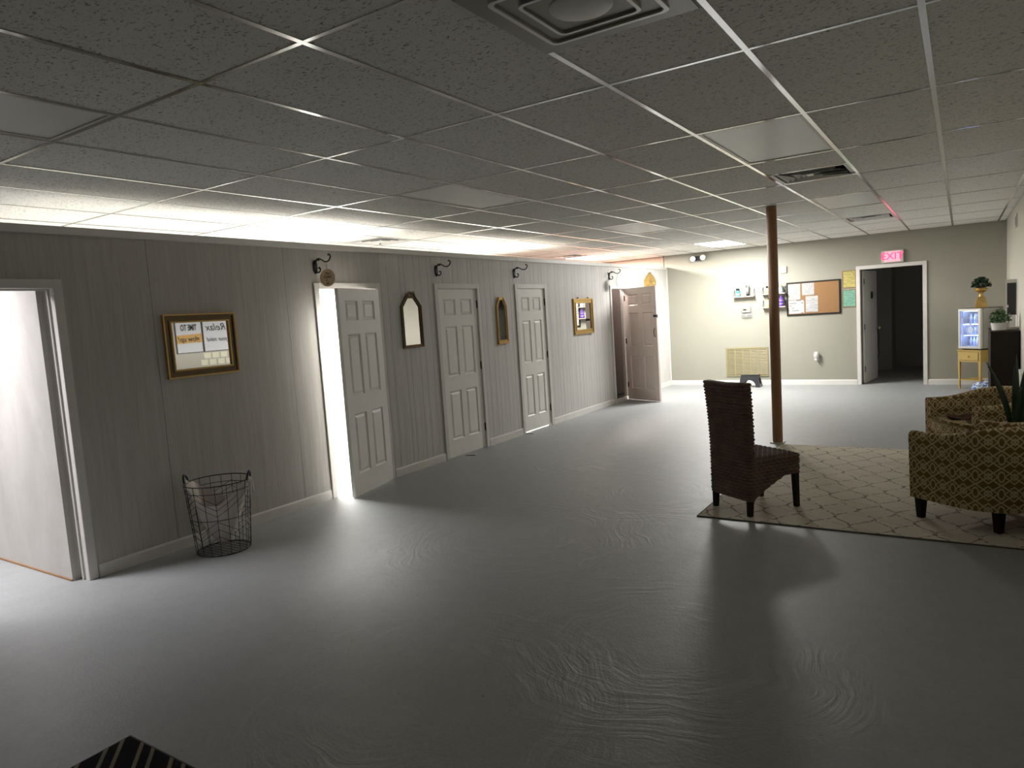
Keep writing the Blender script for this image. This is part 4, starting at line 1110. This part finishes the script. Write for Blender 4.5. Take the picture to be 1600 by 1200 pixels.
# step stool
t = thing('step_stool', 'charcoal plastic step stool with arched sides under the air grille', 'stool', (-3.33, 13.30, 0))
def stool_plate(y0, y1, wt, wb, h_, sgn):
    o = [(-wb, 0)]
    aw = wb * .62
    o += [(-aw, 0)] + [(-aw * math.cos(a), .135 * math.sin(a)) for a in [PI * k / 12 for k in range(1, 12)]] + [(aw, 0), (wb, 0), (wt, h_), (-wt, h_)]
    mb = MB(); mb.prism(o, 0, .010, 'xz')
    mb.v = [(x, y0 + (y1 - y0) * z / h_ + (y if sgn > 0 else -y), z) for x, y, z in mb.v]
    return mb
obj('front_panel', stool_plate(-.115, -.085, .155, .195, .215, 1), M['charcoal'], t)
obj('rear_panel', stool_plate(.115, .085, .155, .195, .215, -1), M['charcoal'], t)
for s in (-1, 1):
    mb = MB().ringprism([(-.105, 0), (.105, 0), (.085, .215), (-.085, .215)], [(-.06, .06), (.06, .06), (.05, .165), (-.05, .165)], 0, .010, 'yz')
    mb.v = [(s * (.195 - .04 * z / .215) - s * x, y, z) for x, y, z in mb.v]
    obj('side_panel', mb, M['charcoal'], t)
obj('tread', MB().box(-.158, .158, -.088, .088, .213, .228), M['charcoal'], t, bevel=.006)
obj('grip_pads', MB().box(-.11, -.02, -.06, .06, .228, .230).box(.02, .11, -.06, .06, .228, .230), M['black'], t)

# ------------------------------------------------------------------ corner: mustard table, fridge, urn
AZ = math.radians(-40.8)
t = thing('accent_table', 'mustard painted table with one drawer in the far corner', 'table', (.245, 13.135, 0), AZ)
tw, td = .195, .225
obj('table_top', MB().box(-tw - .012, tw + .012, -td - .012, td + .012, .598, .618), M['yellowpaint'], t, bevel=.004)
obj('apron', MB().box(-tw + .004, tw - .004, -td + .004, -td + .016, .43, .597).box(-tw + .004, tw - .004, td - .016, td - .004, .43, .597).box(-tw + .004, -tw + .016, -td + .016, td - .016, .43, .597).box(tw - .016, tw - .004, -td + .016, td - .016, .43, .597), M['yellowpaint'], t)
dr = obj('drawer', MB().box(-tw + .035, tw - .035, -td - .012, -td + .004, .455, .58), M['yellowpaint'], t, bevel=.003)
obj('knob', MB().lathe([(.005, 0), (.012, .012), (.008, .02)], 12), M['gold'], dr, (0, -td - .012, .517), rot=(PI / 2, 0, 0), smooth=50)
for sx in (-1, 1):
    for sy in (-1, 1):
        obj('leg', MB().taper((sx * (tw - .016), sy * (td - .016), 0), (.011, .011), (sx * (tw - .016), sy * (td - .016), .43), (.017, .017)).box(sx * (tw - .016) - .017, sx * (tw - .016) + .017, sy * (td - .016) - .017, sy * (td - .016) + .017, .43, .597), M['yellowpaint'], t, bevel=.002)
obj('low_shelf', MB().box(-tw + .01, tw - .01, -td + .01, td - .01, .135, .15), M['yellowpaint'], t, bevel=.002)

t = thing('mini_fridge', 'grey countertop fridge with glowing glass door on the mustard table', 'fridge', (.25, 13.14, .619), AZ)
fw, fd, fh = .192, .23, .64
bodyb = MB().box(-fw, -fw + .03, -fd + .05, fd, .02, fh).box(fw - .03, fw, -fd + .05, fd, .02, fh).box(-fw + .03, fw - .03, fd - .03, fd, .02, fh).box(-fw + .03, fw - .03, -fd + .05, fd - .03, .02, .06).box(-fw + .03, fw - .03, -fd + .05, fd - .03, fh - .03, fh)
obj('body', bodyb, M['fridge'], t, bevel=.004)
obj('liner', MB().box(-fw + .031, fw - .031, fd - .06, fd - .031, .06, fh - .031), M['fridgein'], t)
for z in (fh - .040, .394, .219): obj('led_bar', MB().box(-fw + .04, fw - .04, -fd + .09, -fd + .105, z - .002, z + .004), M['led'], t)
for z in (.225, .40): obj('wire_shelf', MB().box(-fw + .032, fw - .032, -fd + .085, fd - .06, z, z + .006), M['fridgein'], t)
dr = obj('glass_door', MB().ringprism(rect(-fw, fw, .02, fh), rect(-fw + .035, fw - .05, .055, fh - .035), -fd, -fd + .046, 'xz'), M['white'], t, bevel=.004)
obj('pane', MB().box(-fw + .034, fw - .049, -fd + .018, -fd + .022, .054, fh - .034), M['glass'], dr)
obj('door_emblem', MB().ringprism([(.01 + .072 * math.cos(a * PI / 16), .315 + .09 * math.sin(a * PI / 16)) for a in range(32)], [(.01 + .060 * math.cos(a * PI / 16), .315 + .077 * math.sin(a * PI / 16)) for a in range(32)], -fd + .012, -fd + .0135, 'xz').prism([(-.02, .375), (.04, .375), (.01, .42)], -fd + .012, -fd + .0135, 'xz').prism([(.01 + .05 * math.cos(a * PI / 10), .31 + .06 * math.sin(a * PI / 10)) for a in range(20)], -fd + .012, -fd + .0135, 'xz'), M['decal'], dr)
dm = MB()
for k in range(20): dm.box(-fw + .055, -fw + .075, -fd + .012, -fd + .0135, .12 + k * .019, .132 + k * .019)
obj('door_marks', dm, M['white'], dr)
obj('seal', MB().ringprism(rect(-fw + .003, fw - .003, .021, fh - .001), rect(-fw + .036, fw - .036, .056, fh - .036), -fd + .0465, -fd + .0495, 'xz'), M['black'], t)
for sx in (-1, 1): obj('foot', MB().box(sx * .15 - .02, sx * .15 + .02, -.18, .18, 0, .02), M['black'], t)
sd = MB()
for k in range(7):                                     # wavy black bars of the emblem on the side panel
    z = .31 + k * .024; n = 8
    pts = [(.03 + .012 * math.sin(k * .8) + j * .016, z + .008 * math.sin(j * 1.0 + k)) for j in range(n)]
    sd.prism([(y, zz - .005) for y, zz in pts] + [(y, zz + .005) for y, zz in reversed(pts)], fw + .0005, fw + .0018, 'yz')
sd.ringprism([(.09 + .10 * math.cos(a * PI / 12), .38 + .11 * math.sin(a * PI / 12)) for a in range(24)], [(.09 + .086 * math.cos(a * PI / 12), .38 + .096 * math.sin(a * PI / 12)) for a in range(24)], fw + .0005, fw + .0018, 'yz')
obj('side_emblem', sd, M['ink'], t)
obj('top_mat', MB().box(-fw, fw, -fd + .03, fd, fh + .001, fh + .006), M['black'], t)
# drinks inside
fr_ = Matrix.Translation((.25, 13.14, .619)) @ Matrix.Rotation(AZ, 4, 'Z')
can_me = MB().lathe([(.018, 0), (.022, .006), (.022, .085), (.012, .105), (.011, .12), (.012, .125)], 12).mesh('drink_bottle', M['can'], smooth=40)
cap_me = MB().lathe([(.0125, .125), (.0125, .135)], 10).mesh('cap', M['decal'])
cnt = 0
for z, n, s in ((.061, 5, 1.0), (.232, 4, .95), (.407, 4, 1.1)):
    for k in range(n):
        for dpt in (-.06, .06):
            p = fr_ @ Vector((-.11 + k * (.22 / (n - 1)), dpt, z))
            b_ = link('drink_bottle', can_me, None, p); b_.scale = (s, s, s); link('cap', cap_me, b_)
            tag(b_, 'pale fridge bottle, %s from left, %s row, %s shelf' % (('first', 'second', 'third', 'fourth', 'fifth')[k], 'front' if dpt < 0 else 'rear', {.061: 'bottom', .232: 'middle', .407: 'top'}[z]), 'bottle', 'drinks in the mini fridge')

t = thing('gold_urn', 'ornate gold pedestal urn on top of the mini fridge', 'urn', (.255, 13.10, .619 + .646), math.radians(4))
obj('pedestal', MB().taper((0, 0, 0), (.088, .088), (0, 0, .03), (.085, .085)).taper((0, 0, .03), (.078, .078), (0, 0, .15), (.048, .048)).taper((0, 0, .15), (.056, .056), (0, 0, .165), (.05, .05)), M['gold'], t, bevel=.004)
obj('bowl', MB().lathe([(.04, .165), (.030, .185), (.028, .215), (.04, .235), (.075, .258), (.092, .272), (.096, .285), (.086, .295), (.092, .305), (.08, .308)], 28), M['gold'], t, smooth=35)
for k in range(4):
    a = k * PI / 2
    obj('scroll', MB().tube([(.062 * math.cos(a) + .02 * math.cos(q_ * .9) * -math.sin(a), .062 * math.sin(a) + .02 * math.cos(q_ * .9) * math.cos(a), .085 + .025 * math.sin(q_ * .9)) for q_ in range(8)], .007, 6), M['gold'], t, smooth=60)
t = thing('urn_plant', 'dark green bushy plant sitting in the gold urn', 'plant', (.255, 13.10, .619 + .646 + .309))
obj('root_ball', MB().lathe([(.05, 0), (.078, .006), (.07, .02)], 16), M['soil'], t, smooth=50)
bushy(t, .135, .15, .015, 420, M['leafdark'], 9, .045, .0)

# blue wrapped bundle on floor
t = thing('wrapped_bundle', 'blue and white plastic wrapped bundle on the floor by the mustard table', 'package', (.285, 12.60, 0), .3)
rows = []
rg = random.Random(4)
for i in range(9):
    f = i / 8; row = []
    for a in range(25):
        th = 2 * PI * (a % 24) / 24
        sq = 1 / max(abs(math.cos(th)), abs(math.sin(th))) ** .6
        rr = .14 * sq * (math.sin(PI * (.16 + .76 * f)) ** .4) * (1 + .07 * math.sin(th * 5 + f * 6) + .05 * math.sin(th * 11 + f * 9))
        row.append((rr * math.cos(th) * 1.1, rr * math.sin(th) * .75, .005 + .15 * f + .01 * math.sin(th * 4)))
    rows.append(row)
mb = MB().grid(rows); mb.f.append(tuple(8 * 25 + k for k in range(24))); mb.f.append(tuple(k for k in range(24)))
obj('wrap', mb, M['bagblue'], t, smooth=45)
obj('tied_end', MB().lathe([(.05, .145), (.02, .17), (.035, .195), (.05, .205)], 12, (.03, .0, 0)), plain('clear_wrap', (.6, .62, .62), .3), t, smooth=50)

# ------------------------------------------------------------------ mat at the bottom-left corner, floor scraps
t = thing('doormat', 'black mat with pale diagonal woven bands at the bottom left corner', 'mat', (-2.84, 1.348, 0))
obj('weave', MB().box(0, .75, -1.2, 0, .001, .010), M['mat'], t, bevel=.003)
obj('edge_binding', MB().ringprism(rect(-.004, .754, -1.204, .004), rect(.006, .744, -1.194, -.006), 0, .0085, 'xy'), M['black'], t)
for x, y, rz, lb in ((-4.875, 6.48, .6, 'dark sliver of debris on floor before the first closed door'), (-4.95, 7.93, .5, 'dark sliver of debris on floor before the second closed door')):
    tag(obj('floor_scrap', MB().prism([(-.06, 0), (.05, -.008), (.06, .006), (-.02, .014)], .0003, .006, 'xy'), M['maroon'], None, (x, y, 0), rz), lb, 'debris')
